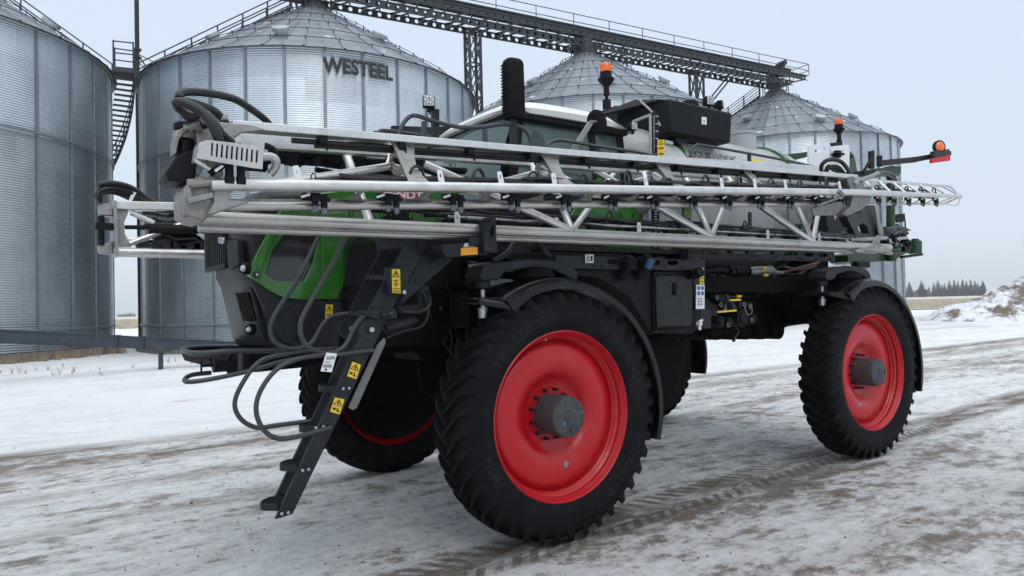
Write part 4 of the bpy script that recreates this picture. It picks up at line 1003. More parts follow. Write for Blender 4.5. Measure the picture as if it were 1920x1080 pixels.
# ---------------------------------------------------------------- hood
hx = lambda x, y, Y=.97: P(x, y, Y=Y)
side = [hx(*p_) for p_ in ((470, 528), (476, 420))]
def XZ(Y, pts): return [V(x, Y, z) for x, z in pts]
hoodp = [(-1.99, 1.62), (-2.09, 2.08), (-2.13, 2.16), (-2.15, 2.60), (-2.0, 2.78), (-1.5, 2.84), (-.2, 2.86), (-.2, 2.0), (-1.0, 1.75), (-1.55, 1.57), (-1.9, 1.57)]
q = MB()
rings = [(.97, 0.0, .0), (1.00, .0, 0), (2.44, 0, 0), (2.47, 0, 0)]
def body(mb, prof, Ys, insets):
    n = len(prof); cx_ = sum(p_[0] for p_ in prof)/n; cz_ = sum(p_[1] for p_ in prof)/n; vs = []
    for Y, ins in zip(Ys, insets):
        for x, z in prof:
            d = math.hypot(x-cx_, z-cz_); k = 1-ins/d; vs.append((cx_+(x-cx_)*k, Y, cz_+(z-cz_)*k))
    m = len(Ys); fs = [tuple(range(n)), tuple((m-1)*n+i for i in range(n))[::-1]]
    for j in range(m-1):
        for i in range(n): fs.append((j*n+i, j*n+(i+1) % n, (j+1)*n+(i+1) % n, (j+1)*n+i))
    mb.add(vs, fs)
body(q, hoodp, (.99, 1.00, 1.10, 1.35, 1.9, 2.15, 2.25), (.10, .06, .0, -.02, -.02, .03, .10))
hood = q.build('hood', hoodg, root, smooth_ang=50, bevel=.012)
# green frame with its dark window
q = MB(); Yg = .955
g1 = [(464, 514), (478, 482), (505, 432), (520, 400), (548, 376), (600, 362), (700, 350), (800, 338), (862, 345), (862, 432), (770, 441), (704, 455), (656, 463), (648, 520), (637, 562), (560, 562), (528, 558), (505, 546)]
win = [(499, 513), (512, 470), (530, 444), (545, 428), (560, 405), (606, 405), (600, 440), (588, 490), (570, 527), (524, 528), (510, 522)]
mesh_h = [(664, 430), (726, 430), (720, 439), (704, 445), (667, 453)]
pl(q, Yg, .05, *g1, holes=[win, mesh_h]); gp = q.build('green_panel', green, root, bevel=.008)
q = MB(); pl(q, Yg+.03, .02, *win); q.build('side_window', mat('smoked_panel', (.014, .015, .018), .12, coat=.5, var=.3, vs=3), gp)
q = MB(); pl(q, Yg+.035, .02, *mesh_h); q.build('mesh_backing', dark, gp)
q = MB()
for j in range(6):
    for i in range(17):
        x = 668+i*4.2+(2.1 if j % 2 else 0); y = 432+j*3.6
        if x < 732-(y-436)*.6 and y < 451: c = P(x, y, Y=Yg+.028); q.tube([c+V(.009*math.cos(a), 0, .009*math.sin(a)) for a in [math.pi/3*k for k in range(6)]], .0018, 4, closed=True)
q.build('hex_grille', framem, gp, smooth_ang=0)
q = MB(); c = P(481, 515, Y=Yg-.002); q.cyl(c, c+V(0, -.012, 0), .024, 20); q.build('lock_ring', blk, gp); q = MB(); q.cyl(c+V(0, -.012, 0), c+V(0, -.018, 0), .010, 12); q.build('lock_core', zinc, gp)
# crease and highlight line on the green panel
q = MB(); pl(q, Yg-.014, .02, (548, 376), (572, 372), (540, 410), (512, 452), (488, 508), (481, 500), (505, 440), (522, 400)); q.build('panel_crease', green, gp, bevel=.006)
q = MB(); pl(q, Yg-.010, .012, (605, 400), (655, 395), (650, 440), (640, 500), (636, 560), (602, 560), (605, 500)); q.build('panel_flank', green, gp, bevel=.006)
# brand plate
q = MB(); pl(q, Yg-.035, .03, (726, 356), (788, 356), (794, 360), (793, 370), (789, 374), (720, 374), (716, 369), (718, 359)); q.build('badge', rdp, gp, bevel=.003)
vs, fs = text2d('FENDT', .085, 0, .003, 1.35); c = P(757, 371, Y=Yg-.038); q = MB(); q.add([(c.x+v.x, c.y, c.z+v.y*1.0-.0) for v in vs], fs); q.build('badge_lettering', whi, gp, smooth_ang=0)
# perforated black side grille
q = MB(); pl(q, .948, .03, (656, 465), (704, 457), (770, 443), (862, 436), (862, 536), (643, 536)); gr = q.build('side_grille', grille, root)
q = MB(); a = P(646, 534, Y=.945); b = P(860, 452, Y=.945)
nx_ = int((b.x-a.x)/.016)
for i in range(nx_): q.bar((a.x+i*.016, .944, a.z), (a.x+i*.016, .944, b.z-.0), .003, .004)
for j in range(int((b.z-a.z)/.016)): q.bar((a.x+.02, .943, a.z+j*.016), (b.x, .943, a.z+j*.016), .003, .004)
q.build('perforated_sheet', framem, gr, smooth_ang=0)
# lower grey side panel and its scuffed face
q = MB(); pl(q, .95, .03, (472, 530), (500, 545), (525, 562), (640, 566), (636, 655), (560, 652), (530, 640), (505, 600)); lp = q.build('lower_panel', hoodg, root, bevel=.008)
q = MB(); pl(q, .942, .02, (560, 568), (606, 568), (600, 610), (592, 618), (540, 640), (534, 590)); q.build('panel_recess', hoodg, lp, bevel=.006)
# front corner: lamps and vents (x about -2.15, facing forward-left)
def nose(mb, pts, out, depth):
    """pts = (Y, z) on the front face"""
    n = V(-1, 0, 0); mb.plate([[V(-2.175-out, y, z) for y, z in pts]], (depth, 0, 0)); return mb
q = MB(); nose(q, [(1.02, 2.22), (1.35, 2.20), (1.42, 2.44), (1.05, 2.40)], .01, .05); q.plate([[V(-2.005, 1.04, 1.66), V(-2.015, 1.50, 1.66), V(-2.105, 1.52, 2.04), V(-2.095, 1.06, 2.06)]], (.05, 0, 0)); nose(q, [(1.45, 2.22), (2.2, 2.22), (2.2, 2.70), (1.45, 2.70)], .01, .05)
q.build('front_trim', blackp, hood, bevel=.012)
q = MB()
for k in range(7):
    y = 1.12+.052*k; q.plate([[V(-2.05, y, 1.80), V(-2.05, y+.026, 1.80), V(-2.105, y+.03, 2.02), V(-2.105, y+.004, 2.02)]], (.03, 0, 0))
q.build('lower_vent', dark, hood, bevel=.003)
q = MB()
for k in range(10):
    y = 1.48+.066*k; nose(q, [(y, 2.26), (y+.02, 2.26), (y+.02, 2.68), (y, 2.68)], .014, .05)
q.build('upper_vent', dark, hood, bevel=.003)
def lamp(px_, py_, X, r, nm='headlight', par=hood):
    c = P(px_, py_, X=X); n = (V(-1, -.55, .0)).normalized(); q = MB()
    q.lathe([(0, .0), (r*1.5, .0), (r*1.5, .03), (r*1.15, .045), (r*1.1, .02)], c-n*.05, n, 24); o = q.build(nm, blackp, par)
    q = MB(); q.lathe([(r*1.1, -.0), (r, .014), (r*.6, .03), (0, .036)], c-n*.03, n, 24); q.build('lamp_lens', lens, o)
lamp(453, 503, -2.19, .030); lamp(464, 618, -2.10, .028, 'work_lamp')
q = MB(); q.box(P(416, 451, X=-2.20), (.03, .16, .05), Matrix.Rotation(R(8), 3, 'X')); q.build('chrome_badge', steelm, hood, bevel=.01)

# ---------------------------------------------------------------- front hitch bar, guards
q = MB(); pl(q, 1.15, 1.1, (392, 672), (440, 664), (600, 660), (640, 664), (640, 676), (560, 690), (480, 698), (400, 690)); bolts(q, 1.15, .012, (450, 676), (520, 683), (560, 678), (430, 690)); q.build('front_beam', dark, root, bevel=.01)
q = MB(); c = P(405, 684, Y=1.12); q.cyl(c+V(-.02, 0, 0), c+V(.10, 0, 0), .055, 18); q.cyl(c+V(-.10, 0, 0), c+V(-.02, 0, 0), .012, 8); q.bar(c+V(-.10, 0, .05), c+V(-.10, 0, -.05), .012, .012); q.cyl(c+V(.1, 0, 0), c+V(.22, 0, 0), .07, 14)
q.hose([P(430, 700, Y=1.1), P(424, 680, Y=1.08), P(434, 666, Y=1.1), P(448, 672, Y=1.12)], .014, 8); q.build('front_coupler', blackp, root)

# ---------------------------------------------------------------- access ladder with rails
lad = MB(); Yl0, Yl1 = .10, .335
def stringer(mb, Y, dx=0, dy=0):
    mb.plate([Q(Y, (512+dx, 972+dy), (549+dx, 958+dy), (716+dx, 632+dy), (724+dx, 600+dy), (684+dx, 600+dy), (673+dx, 638+dy))], (0, .014, 0))
q = MB(); lowr = [P(517, 974, Y=Yl0), P(549, 964, Y=Yl0), P(718, 614, Y=Yl0), P(686, 610, Y=Yl0)]
q.use(framem).plate([lowr], (0, .035, 0)); q.use(zinc); bolts(q, Yl0, .011, (528, 963), (540, 961), (567, 882), (578, 880), (643, 729), (654, 728), (592, 802), (606, 800), (610, 802))
ls = q.build('ladder_stringer', framem, root, bevel=.004)
q = MB(); q.plate([[v+V(0.03*(i in (0, 3)), Yl1-Yl0, 0) for i, v in enumerate(lowr)]], (0, .03, 0)); q.build('ladder_stringer', framem, root, bevel=.004)
def step(px_, py_):
    c = P(px_, py_, Y=Yl0+.0); q = MB(); x0, z = c.x, c.z
    y0, y1 = Yl0+.035, Yl1
    ring = [V(x0+.07, y0, z), V(x0-.03, y0, z)]+[V(x0-.03-.075*math.sin(math.pi*t/8), y0+(y1-y0)*t/8, z) for t in range(1, 8)]+[V(x0-.03, y1, z), V(x0+.07, y1, z)]
    inner = [V(v.x+(.0 if i in (0, len(ring)-1) else .022), v.y+(.02 if v.y < (y0+y1)/2 else -.02), v.z) for i, v in enumerate(ring)]
    for a, b in zip(ring[:-1], ring[1:]): q.bar(a, b, .012, .042)
    q.bar(ring[0], ring[-1], .012, .05)
    for t in (.25, .5, .75): y = y0+(y1-y0)*t; q.bar((x0+.07, y, z), (x0-.03-.070*math.sin(math.pi*t), y, z), .012, .035)
    for i in range(1, 7):
        y = y0+(y1-y0)*i/7; q.cyl((x0+.02, y, z), (x0+.02, y, z+.026), .014, 8)
    q.bar((x0+.0, y0, z), (x0, y1, z), .010, .030)
    return q.build('ladder_step', framem, ls)
for p_ in ((534, 952), (570, 878), (606, 805), (643, 729)): step(*p_)
# chrome back plate of the ladder
q = MB(); q.plate([Q(.2, (708, 646), (720, 633), (723, 637), (722, 645), (669, 765), (661, 769), (653, 764))], (.0, .006, 0)); q.build('ladder_back_plate', mat('worn_steel', (.17, .17, .165), .5, .5, var=.2, vs=9), root)
# pivot, cylinder and upper ladder
q = MB()
for Y, (cx, cy) in ((Yl0-.01, (694, 618)), (Yl1+.02, (656, 616))):
    c = P(cx, cy, Y=Y); q.mark(); q.cyl(c, c+V(0, .03, 0), .075, 24); q.prism([c+V(-.05, .004, -.02), c+V(.05, .004, -.05), c+V(.13, .004, .14), c+V(.04, .004, .16)], (0, .02, 0)); q.cyl(c+V(0, -.02, 0), c+V(0, .0, 0), .028, 16)
pv = q.build_each('ladder_pivot', framem, root, bevel=.003)[0]
q = MB()
for Y, (cx, cy) in ((Yl0-.01, (694, 618)), (Yl1+.02, (656, 616))): c = P(cx, cy, Y=Y); q.mark(); q.cyl(c+V(0, -.034, 0), c+V(0, -.02, 0), .018, 6)
q.build_each('pivot_bolt', zinc, pv)
q = MB(); a = [P(704, 612, Y=.12), P(737, 548, Y=.12), P(746, 548, Y=.12), P(786, 465, Y=.12), P(760, 468, Y=.12), P(680, 606, Y=.12)]
q.bar(P(698, 606, Y=.13), P(773, 470, Y=.13), .02, .15, up=(1, 0, 0)); q.build('upper_stringer', framem, root, bevel=.004)
q = MB(); q.bar(P(660, 612, Y=.46), P(735, 465, Y=.46), .02, .15, up=(1, 0, 0)); q.build('upper_stringer', framem, root, bevel=.004)
q = MB()
for a, b in (((697, 520), (742, 522)), ((660, 588), (706, 590))): A_, B_ = P(*a, Y=.44), P(*b, Y=.15); q.mark(); q.bar(A_, B_, .12, .03)
q.build_each('upper_step', framem, root, bevel=.004)
q = MB(); pl(q, .05, .03, (666, 583), (742, 578), (746, 597), (700, 597)); q.cyl(P(730, 590, Y=.03), P(715, 590, Y=.03), .02, 10); q.build('rail_clamp', framem, root, bevel=.004)
q = MB(); q.cyl(P(722, 616, Y=.30), P(770, 602, Y=.30), .042, 16); q.cyl(P(700, 622, Y=.30), P(722, 616, Y=.30), .02, 12); q.cyl(P(770, 602, Y=.30), P(780, 600, Y=.30), .03, 12); q.build('ladder_cylinder', framem, root)
q = MB()
q.hose([P(785, 540, Y=.28), P(800, 560, Y=.25), P(802, 590, Y=.25), P(790, 612, Y=.25), P(760, 620, Y=.25), P(728, 632, Y=.25)], .011, 8)
q.hose([P(752, 585, Y=.2), P(790, 584, Y=.2), P(806, 570, Y=.2), P(803, 545, Y=.25)], .012, 8); q.build('ladder_hose', hosem, root)
q = MB(); q.bar(P(745, 580, Y=.3), P(790, 575, Y=.3), .04, .04); q.bar(P(788, 578, Y=.3), P(792, 545, Y=.3), .05, .07); pl(q, .3, .05, (786, 535), (806, 535), (806, 552), (790, 590), (783, 580)); q.build('ladder_bracket', framem, root, bevel=.004)
# diagonal carrier from the platform and control box
q = MB(); pl(q, .18, .05, (748, 575), (850, 487), (838, 470), (805, 468), (786, 487), (770, 520)); pl(q, .2, .05, (706, 448), (768, 448), (776, 440), (800, 440), (800, 500), (770, 500), (764, 468), (712, 468)); bolts(q, .18, .014, (786, 460), (780, 525), (808, 493), (770, 465), (828, 474))
q.build('ladder_carrier', framem, root, bevel=.006)
q = MB(); pl(q, .04, .10, (730, 501), (764, 499), (766, 551), (733, 552)); cb = q.build('control_box', framem, root, bevel=.005)
q = MB(); pl(q, .034, .008, (735, 505), (750, 505), (751, 550), (736, 549)); bolts(q, .036, .0, (0, 0)) if 0 else None; wl = q.build('warning_label', yel, cb, smooth_ang=0)
def tri(mb, Y, cx, cy, s, m1=None):
    """warning triangle outline with a mark, around pixel cx,cy"""
    a, b, c_ = (cx, cy-s), (cx+s*.95, cy+s*.8), (cx-s*.95, cy+s*.8)
    for p0, p1 in ((a, b), (b, c_), (c_, a)): mb.bar(P(*p0, Y=Y), P(*p1, Y=Y), .003, .0045)
q = MB(); tri(q, .030, 742.5, 514, 6.5); q.bar(P(742.5, 511, Y=.03), P(742.5, 516, Y=.03), .003, .006)
for y in (526, 533): q.bar(P(738, y, Y=.03), P(748, y-1, Y=.03), .003, .006); q.bar(P(741, y+3, Y=.03), P(744, y+3, Y=.03), .003, .008)
q.bar(P(737.5, 541, Y=.03), P(749, 541, Y=.03), .003, .004); q.bar(P(737.5, 547, Y=.03), P(749, 547, Y=.03), .003, .004)
for x in (738, 743, 748.5): q.bar(P(x, 541, Y=.03), P(x, 547, Y=.03), .003, .003, up=(1, 0, 0))
q.build('label_print', blk, cb, smooth_ang=0)
q = MB(); bolts(q, .04, .014, (757, 548)); q.build('box_bolt', zinc, cb)
# warning labels on the ladder stringer and the lower panel
def wlabel(par, Y, c0, c1, c2, c3, nm='warning_label'):
    q = MB(); q.plate([Q(Y, c0, c1, c2, c3)], (0, .003, 0)); q.build(nm, yel, par, smooth_ang=0)
    L = lambda u, v: tuple((c0[i]*(1-u)+c1[i]*u)*(1-v)+(c3[i]*(1-u)+c2[i]*u)*v for i in (0, 1))
    q = MB(); Z_ = Y-.003
    t_ = [L(.5, .08), L(.92, .46), L(.08, .46)]
    for i in range(3): q.bar(P(*t_[i], Y=Z_), P(*t_[(i+1) % 3], Y=Z_), .002, .004)
    q.bar(P(*L(.5, .22), Y=Z_), P(*L(.55, .38), Y=Z_), .002, .010)
    q.bar(P(*L(.15, .75), Y=Z_), P(*L(.45, .72), Y=Z_), .002, .014); q.bar(P(*L(.6, .62), Y=Z_), P(*L(.75, .88), Y=Z_), .002, .007); q.bar(P(*L(.55, .82), Y=Z_), P(*L(.9, .82), Y=Z_), .002, .006)
    q.build('label_print', blk, par, smooth_ang=0)
wlabel(ls, Yl0-.004, (661, 678), (677, 684), (668, 711), (651, 705)); wlabel(ls, Yl0-.004, (628, 745), (646, 749), (637, 777), (619, 772))
wlabel(lp, .94, (611, 571), (624, 571), (624, 597), (610, 597))
# tube rails
RR = .0155
def rail(nm, pts, r=RR, m=railm, par=root):
    q = MB(); q.hose([p_ if isinstance(p_, Vector) else P(p_[0], p_[1], Y=p_[2]) for p_ in pts], r, 10, 5); return q.build(nm, m, par, smooth_ang=60)
rail('ladder_rail', [(603, 433, .42), (560, 520, .42), (528, 570, .42), (509, 605, .42), (510, 632, .42), (526, 648, .42), (556, 654, .42), (585, 642, .42), (604, 610, .42), (626, 592, .42), (668, 587, .38)])
rail('ladder_rail', [(655, 434, .10), (612, 515, .10), (580, 570, .10), (564, 605, .10), (567, 635, .10), (585, 654, .10), (616, 662, .10), (645, 650, .10), (668, 608, .10), (690, 589, .08), (735, 588, .05)])
rail('lower_ladder_rail', [(690, 655, .42), (600, 655, .42), (532, 664, .42), (487, 678, .42), (456, 716, .42), (440, 756, .42), (452, 786, .42), (482, 802, .42), (515, 798, .42), (562, 792, .40), (596, 788, .37)])
rail('lower_ladder_rail', [(700, 656, .08), (640, 664, .08), (575, 669, .08), (525, 688, .08), (492, 726, .08), (480, 766, .08), (492, 803, .08), (520, 822, .08), (560, 818, .08), (622, 801, .08)])
rail('guard_hoop', [(600, 655, 1.0), (520, 657, 1.0), (430, 659, 1.0), (372, 663, 1.1), (346, 658, 1.3), (352, 653, 1.7), (420, 650, 2.3), (520, 652, 2.4)], .020)
rail('guard_hoop', [(395, 699, 1.25), (360, 703, 1.2), (346, 712, 1.1), (356, 716, 1.0), (400, 710, .95), (470, 695, .9), (540, 675, .85), (640, 662, .8)], .017)
q = MB(); q.cyl(P(451, 660, Y=1.0), P(451, 694, Y=1.0), .02, 10); q.build('guard_post', railm, root)
# boom rest bracket with amber reflector
q = MB(); pl(q, -.06, .30, (830, 458), (905, 454), (918, 450), (918, 477), (838, 483), (828, 470)); pl(q, -.10, .06, (905, 412), (927, 406), (931, 452), (934, 474), (908, 474), (904, 450)); pl(q, -.127, .02, (908, 408), (930, 406), (932, 470), (908, 472), holes=[slot(921, 424, 926, 444)]); pl(q, -.08, .06, (880, 445), (905, 444), (905, 460), (880, 462)); bolts(q, -.128, .013, (919, 415), (917, 444)) 
rest = q.build('boom_rest', framem, root, bevel=.005)
q = MB(); pl(q, -.075, .015, (865, 465), (896, 463), (896, 477), (865, 479)); q.build('reflector', amber, rest, bevel=.002)
q = MB(); pl(q, -.07, .012, (872, 456), (893, 454), (888, 463), (868, 464)); q.build('marker_lamp', lens, rest, bevel=.004)
# sheet metal over the front axle
q = MB(); pl(q, .5, .06, (900, 470), (1000, 455), (1100, 452), (1170, 470), (1180, 500), (1100, 520), (1000, 500)); pl(q, .35, .04, (935, 462), (990, 460), (1000, 475), (940, 480)); bolts(q, .35, .014, (948, 463), (990, 462)); q.build('axle_cover', framem, root, bevel=.006)
q = MB(); q.hose([P(925, 490, Y=.2), P(950, 475, Y=.2), P(965, 455, Y=.25), P(975, 440, Y=.3)], .022, 10); q.hose([P(1005, 448, Y=.3), P(1020, 470, Y=.3), P(1040, 495, Y=.3)], .026, 10); q.build('axle_hose', framem, root)
q = MB(); pl(q, .22, .006, (1098, 477), (1113, 477), (1113, 493), (1098, 493)); wb = q.build('data_plate', whi, root, smooth_ang=0)
q = MB()
for i in range(5): q.bar(P(1100, 480+i*2.6, Y=.214), P(1105+(i % 2)*2, 480+i*2.6, Y=.214), .002, .005)
q.bar(P(1107, 480, Y=.214), P(1111, 480, Y=.214), .002, .004); q.bar(P(1107, 489, Y=.214), P(1111, 489, Y=.214), .002, .004); q.bar(P(1109.5, 480, Y=.214), P(1109.5, 489, Y=.214), .002, .02, up=(1, 0, 0)); q.build('plate_print', blk, wb, smooth_ang=0)
# stickers on the side post
q = MB(); q.mi = 0
q.use(yel); pl(q, .235, .004, (1313, 502), (1320, 502), (1320, 533), (1312, 533)); q.use(whi); pl(q, .235, .004, (1306, 534), (1321, 534), (1321, 579), (1305, 579))
q.use(blu)
for x, y in ((1310, 540), (1317, 540), (1310, 550), (1317, 550)): c = P(x, y, Y=.234); q.cyl(c, c+V(0, -.003, 0), .021, 14)
q.use(blk)
for y in (508, 515, 522, 528): q.bar(P(1314, y, Y=.232), P(1319, y, Y=.232), .002, .010)
for y in (561, 566, 571): q.bar(P(1308, y, Y=.232), P(1319, y-1, Y=.232), .002, .004)
for x in (1309, 1314): q.bar(P(x, 558, Y=.232), P(x+1, 574, Y=.232), .002, .004, up=(1, 0, 0))
q.build('safety_stickers', None, root, smooth_ang=0)
q = MB(); q.use(framem); pl(q, .24, .06, (1300, 508), (1322, 508), (1322, 582), (1304, 582)); q.build('sticker_post', None, root)
# walkway plates above the wheel
q = MB(); q.bb((-.7, .35, 2.33), (1.9, 1.0, 2.37)); q.bb((-.75, .30, 2.30), (-.1, .36, 2.40)); q.build('walkway', framem, root)
# paper tag
q = MB(); q.use(whi).plate([Q(.05, (612, 661), (632, 663), (622, 698), (601, 696))], (0, .002, 0))
q.use(blk); c = P(621, 674, Y=.045); vs, fs = text2d('01541', .030, 0, .0006, .78); M = Matrix.Rotation(R(-4), 3, 'Y')
q.add([c+M@V(v.x, -.001, v.y) for v in vs], fs)
for y in (679, 684, 686, 688): q.bar(P(608-(y-679)*.3, y, Y=.047), P(624-(y-679)*.3-(5 if y == 679 else 0), y+.5, Y=.047), .001, .0028)
q.bar(P(609, 693, Y=.047), P(613, 693, Y=.047), .001, .012); tg = q.build('paper_tag', None, None, smooth_ang=0); tag(tg, 'small white paper tag numbered 01541 hanging from the ladder rail', 'tag')
# ---------------------------------------------------------------- cab
YN, YF = 1.0, 2.44
cabp = [(.16, 3.0), (.34, 3.66), (1.66, 3.70), (1.74, 3.05), (1.74, 2.35), (.45, 2.35)]
q = MB()   # pillars and sills on both sides
def cp_(Y, x, z): return V(x, Y, z)
for Y in (YN+.04, YF-.04):
    A_ = P(958, 330, Y=YN); T_ = P(978, 204, Y=YN)
    q.bar((A_.x, Y, A_.z-.2), (T_.x, Y, T_.z+.02), .07, .10, up=(1, 0, 0))
    B0, B1 = P(1124, 330, Y=YN), P(1108, 225, Y=YN); q.bar((B0.x, Y, B0.z-.3), (B1.x, Y, B1.z), .06, .10, up=(1, 0, 0))
    C0, C1 = P(1177, 330, Y=YN), P(1160, 232, Y=YN); q.bar((C0.x, Y, C0.z-.3), (C1.x, Y, C1.z), .08, .09, up=(1, 0, 0))
    q.bar((T_.x, Y, 3.66), (C1.x, Y, 3.68), .06, .06); q.bar((A_.x, Y, 2.90), (C0.x, Y, 2.90), .07, .10)
q.bar((.32, YN, 3.67), (.32, YF, 3.67), .08, .06); q.bar((1.66, YN, 3.68), (1.66, YF, 3.68), .08, .06); q.bar((.12, YN, 2.84), (.12, YF, 2.84), .08, .08)
cabf = q.build('cab_frame', blackp, root, bevel=.012)
q = MB(); q.bb((.05, YN, 2.28), (1.75, YF, 2.80)); q.build('cab_floor', blackp, root, bevel=.03)
q = MB(); pl(q, YN-.02, .05, (1075, 395), (1125, 330), (1165, 345), (1207, 395), (1207, 478), (1140, 478), (1085, 470), (1040, 450)); cd_ = q.build('cab_door', green, root, bevel=.012)
q = MB(); q.tube([P(1165, 475, Y=YN-.022), P(1180, 430, Y=YN-.022), P(1190, 400, Y=YN-.022)], .003, 5); bolts(q, YN-.02, .014, (1187, 403), (1178, 474)); q.build('door_seam', blk, cd_)
q = MB(); q.plate([[cp_(YN+.02, *p_) for p_ in ((P(966, 330, Y=YN).x, P(966, 330, Y=YN).z-.15), (.36, 3.64), (1.62, 3.66), (1.68, 2.95), (.25, 2.9))]], (0, .006, 0)); q.build('side_glass', glass, root, smooth_ang=0)
q = MB(); q.plate([[cp_(YF-.02, *p_) for p_ in ((.20, 2.9), (.36, 3.64), (1.62, 3.66), (1.68, 2.95))]], (0, .006, 0)); q.build('side_glass', glass, root, smooth_ang=0)
q = MB(); n = 14; vs = []
for i in range(n+1):
    y = YN+.03+(YF-YN-.06)*i/n; b_ = .10*math.sin(math.pi*i/n)
    for k, (x, z) in enumerate(((.10, 2.85), (.14, 3.1), (.22, 3.4), (.31, 3.66))): vs.append((x-b_*(1-.5*k/3), y, z))
q.add(vs, [(i*4+j, i*4+j+1, (i+1)*4+j+1, (i+1)*4+j) for i in range(n) for j in range(3)]); q.build('windshield', glass, root, smooth_ang=80)
q = MB(); q.plate([[V(1.67, YN+.06, 2.95), V(1.67, YF-.06, 2.95), V(1.65, YF-.06, 3.62), V(1.65, YN+.06, 3.62)]], (.006, 0, 0)); q.build('rear_glass', glass, root, smooth_ang=0)
# roof shell
q = MB(); nx_, ny_ = 16, 16; vs = []; bot = []
for j in range(ny_+1):
    v = j/ny_*2-1
    for i in range(nx_+1):
        u = i/nx_*2-1
        x = 1.00+.80*u*(1-.03*abs(v)**4)+.0; y = YC+.83*v*(1-.06*abs(u)**4)
        h = (1-abs(u)**5)*(1-abs(v)**5); z = 3.70+.15*h+.02*(1-v*v)+(.02*(1-u*u)); 
        if u > .6: z -= .06*(u-.6)/.4
        vs.append((x, y, z))
k = len(vs)
for (x, y, z) in list(vs): vs.append((1.0+(x-1.0)*.98, YC+(y-YC)*.98, 3.665 if x > .35 else 3.69))
W_ = nx_+1; fs = [(j*W_+i, j*W_+i+1, (j+1)*W_+i+1, (j+1)*W_+i) for j in range(ny_) for i in range(nx_)]
fs2 = [tuple(a+k for a in f)[::-1] for f in fs]
edge = [i for i in range(W_)]+[j*W_+nx_ for j in range(1, ny_+1)]+[ny_*W_+i for i in range(nx_-1, -1, -1)]+[j*W_ for j in range(ny_-1, 0, -1)]
fs3 = [(edge[i], edge[(i+1) % len(edge)], edge[(i+1) % len(edge)]+k, edge[i]+k) for i in range(len(edge))]
q.add(vs, fs+fs2+fs3); rf = q.build('cab_roof', whitep, root, smooth_ang=50)
q = MB(); q.bb((.32, .93, 3.60), (1.70, 2.5, 3.664)); q.build('roof_underside', blackp, root, bevel=.02)
q = MB(); q.bb((.75, 1.4, 2.8), (1.15, 1.95, 3.0)); q.bb((1.1, 1.42, 2.95), (1.25, 1.93, 3.5)); q.bb((.28, 1.25, 2.8), (.5, 2.2, 3.02)); q.cyl((.45, 1.72, 3.0), (.55, 1.72, 3.18), .03, 8)
q.lathe([(.19, 0), (.205, .012), (.19, .024), (.18, .012)], (.56, 1.72, 3.18), (.45, 0, 1), 24); q.bb((.6, 1.1, 2.8), (1.2, 1.3, 3.12)); q.build('cab_interior', blackp, root, bevel=.02)
q = MB(); pl(q, YN-.01, .03, *slot(1081, 225, 1102, 236)); q.build('door_grip', blackp, root, bevel=.006)
# wiper
q = MB(); q.tube([P(940, 275, Y=1.4), P(955, 262, Y=1.3)], .006, 5); q.build('wiper', blk, root)
# beacons
def beacon(px_, base, cap, Y, name='beacon'):
    b = P(px_, base, Y=Y); c = P(px_, cap, Y=Y); q = MB(); q.cyl(b, (b.x, Y, c.z-.17), .017, 10); q.cyl((b.x, Y, c.z-.24), (b.x, Y, c.z-.15), .030, 12); q.lathe([(0, -.16), (.02, -.16), (.075, -.09), (.085, -.075), (.085, -.065), (.06, -.058), (.06, 0), (0, 0)], (b.x, Y, c.z), (0, 0, 1), 28)
    q.box((b.x, Y, b.z+.05), (.06, .06, .10)); o = q.build(name, blackp, root)
    q = MB(); q.lathe([(.056, 0), (.059, .01), (.055, .075), (.052, .083), (.04, .089), (0, .090)], (b.x, Y, c.z), (0, 0, 1), 28)
    for k in range(28): a = 2*math.pi*k/28; q.bar((b.x+.059*math.cos(a), Y+.059*math.sin(a), c.z+.012), (b.x+.056*math.cos(a), Y+.056*math.sin(a), c.z+.072), .004, .004)
    q.build('beacon_lens', orange, o, smooth_ang=50)
beacon(1138, 205, 136, .92); beacon(1574, 275, 234, 1.5)
# folded mirrors
q = MB(); mc = P(962, 168, Y=.35); hh = (P(962, 112, Y=.35)-P(962, 224, Y=.35)).length
zt, zb = P(962, 112, Y=.35).z, P(962, 224, Y=.35).z; prof = []
M = Matrix.Rotation(R(-12), 3, 'Z')
wv = [(-.085, -.05), (-.095, 0), (-.07, .07), (.05, .07), (.085, .03), (.075, -.07), (.0, -.085), (-.06, -.08)]
vs = []; lev = [(0, .78), (.03, .93), (.08, 1), (.9, .97), (.96, .85), (1, .6)]
for t, k_ in lev:
    for x, y in wv: q_ = M@V(x*k_, y*k_, 0); vs.append((mc.x+q_.x, mc.y+q_.y, zb+(zt-zb)*t))
n = 8; q.add(vs, [(i*n+j, i*n+(j+1) % n, (i+1)*n+(j+1) % n, (i+1)*n+j) for i in range(5) for j in range(n)]+[tuple(range(n))[::-1], tuple(5*n+j for j in range(n))])
for i in range(17):
    z = zb+(zt-zb)*(.08+.05*i); a = M@V(-.09, -.058, 0); b_ = M@V(-.094, .03, 0); q.bar((mc.x+a.x, mc.y+a.y, z), (mc.x+b_.x, mc.y+b_.y, z), .011, .010)
mr_ = q.build('wing_mirror', rubber, root, bevel=.008, smooth_ang=40)
q = MB(); q.bar(P(962, 282, Y=.35), P(962, 215, Y=.35), .045, .05); q.build('mirror_post', framem, root, bevel=.004)
q = MB(); c = P(1120, 228, Y=.55); ax = V(-.12, -1, -.05).normalized(); q.lathe([(0, -.012), (.06, -.010), (.10, -.004), (.113, .004), (.110, .012), (0, .014)], c, -ax, 32)
for k in range(3): d = V(math.cos(R(20+60*k)), 0, math.sin(R(20+60*k))); q.bar(c+ax*.013-d*.10, c+ax*.013+d*.10, .006, .006)
rm = q.build('round_mirror', rubber, root)
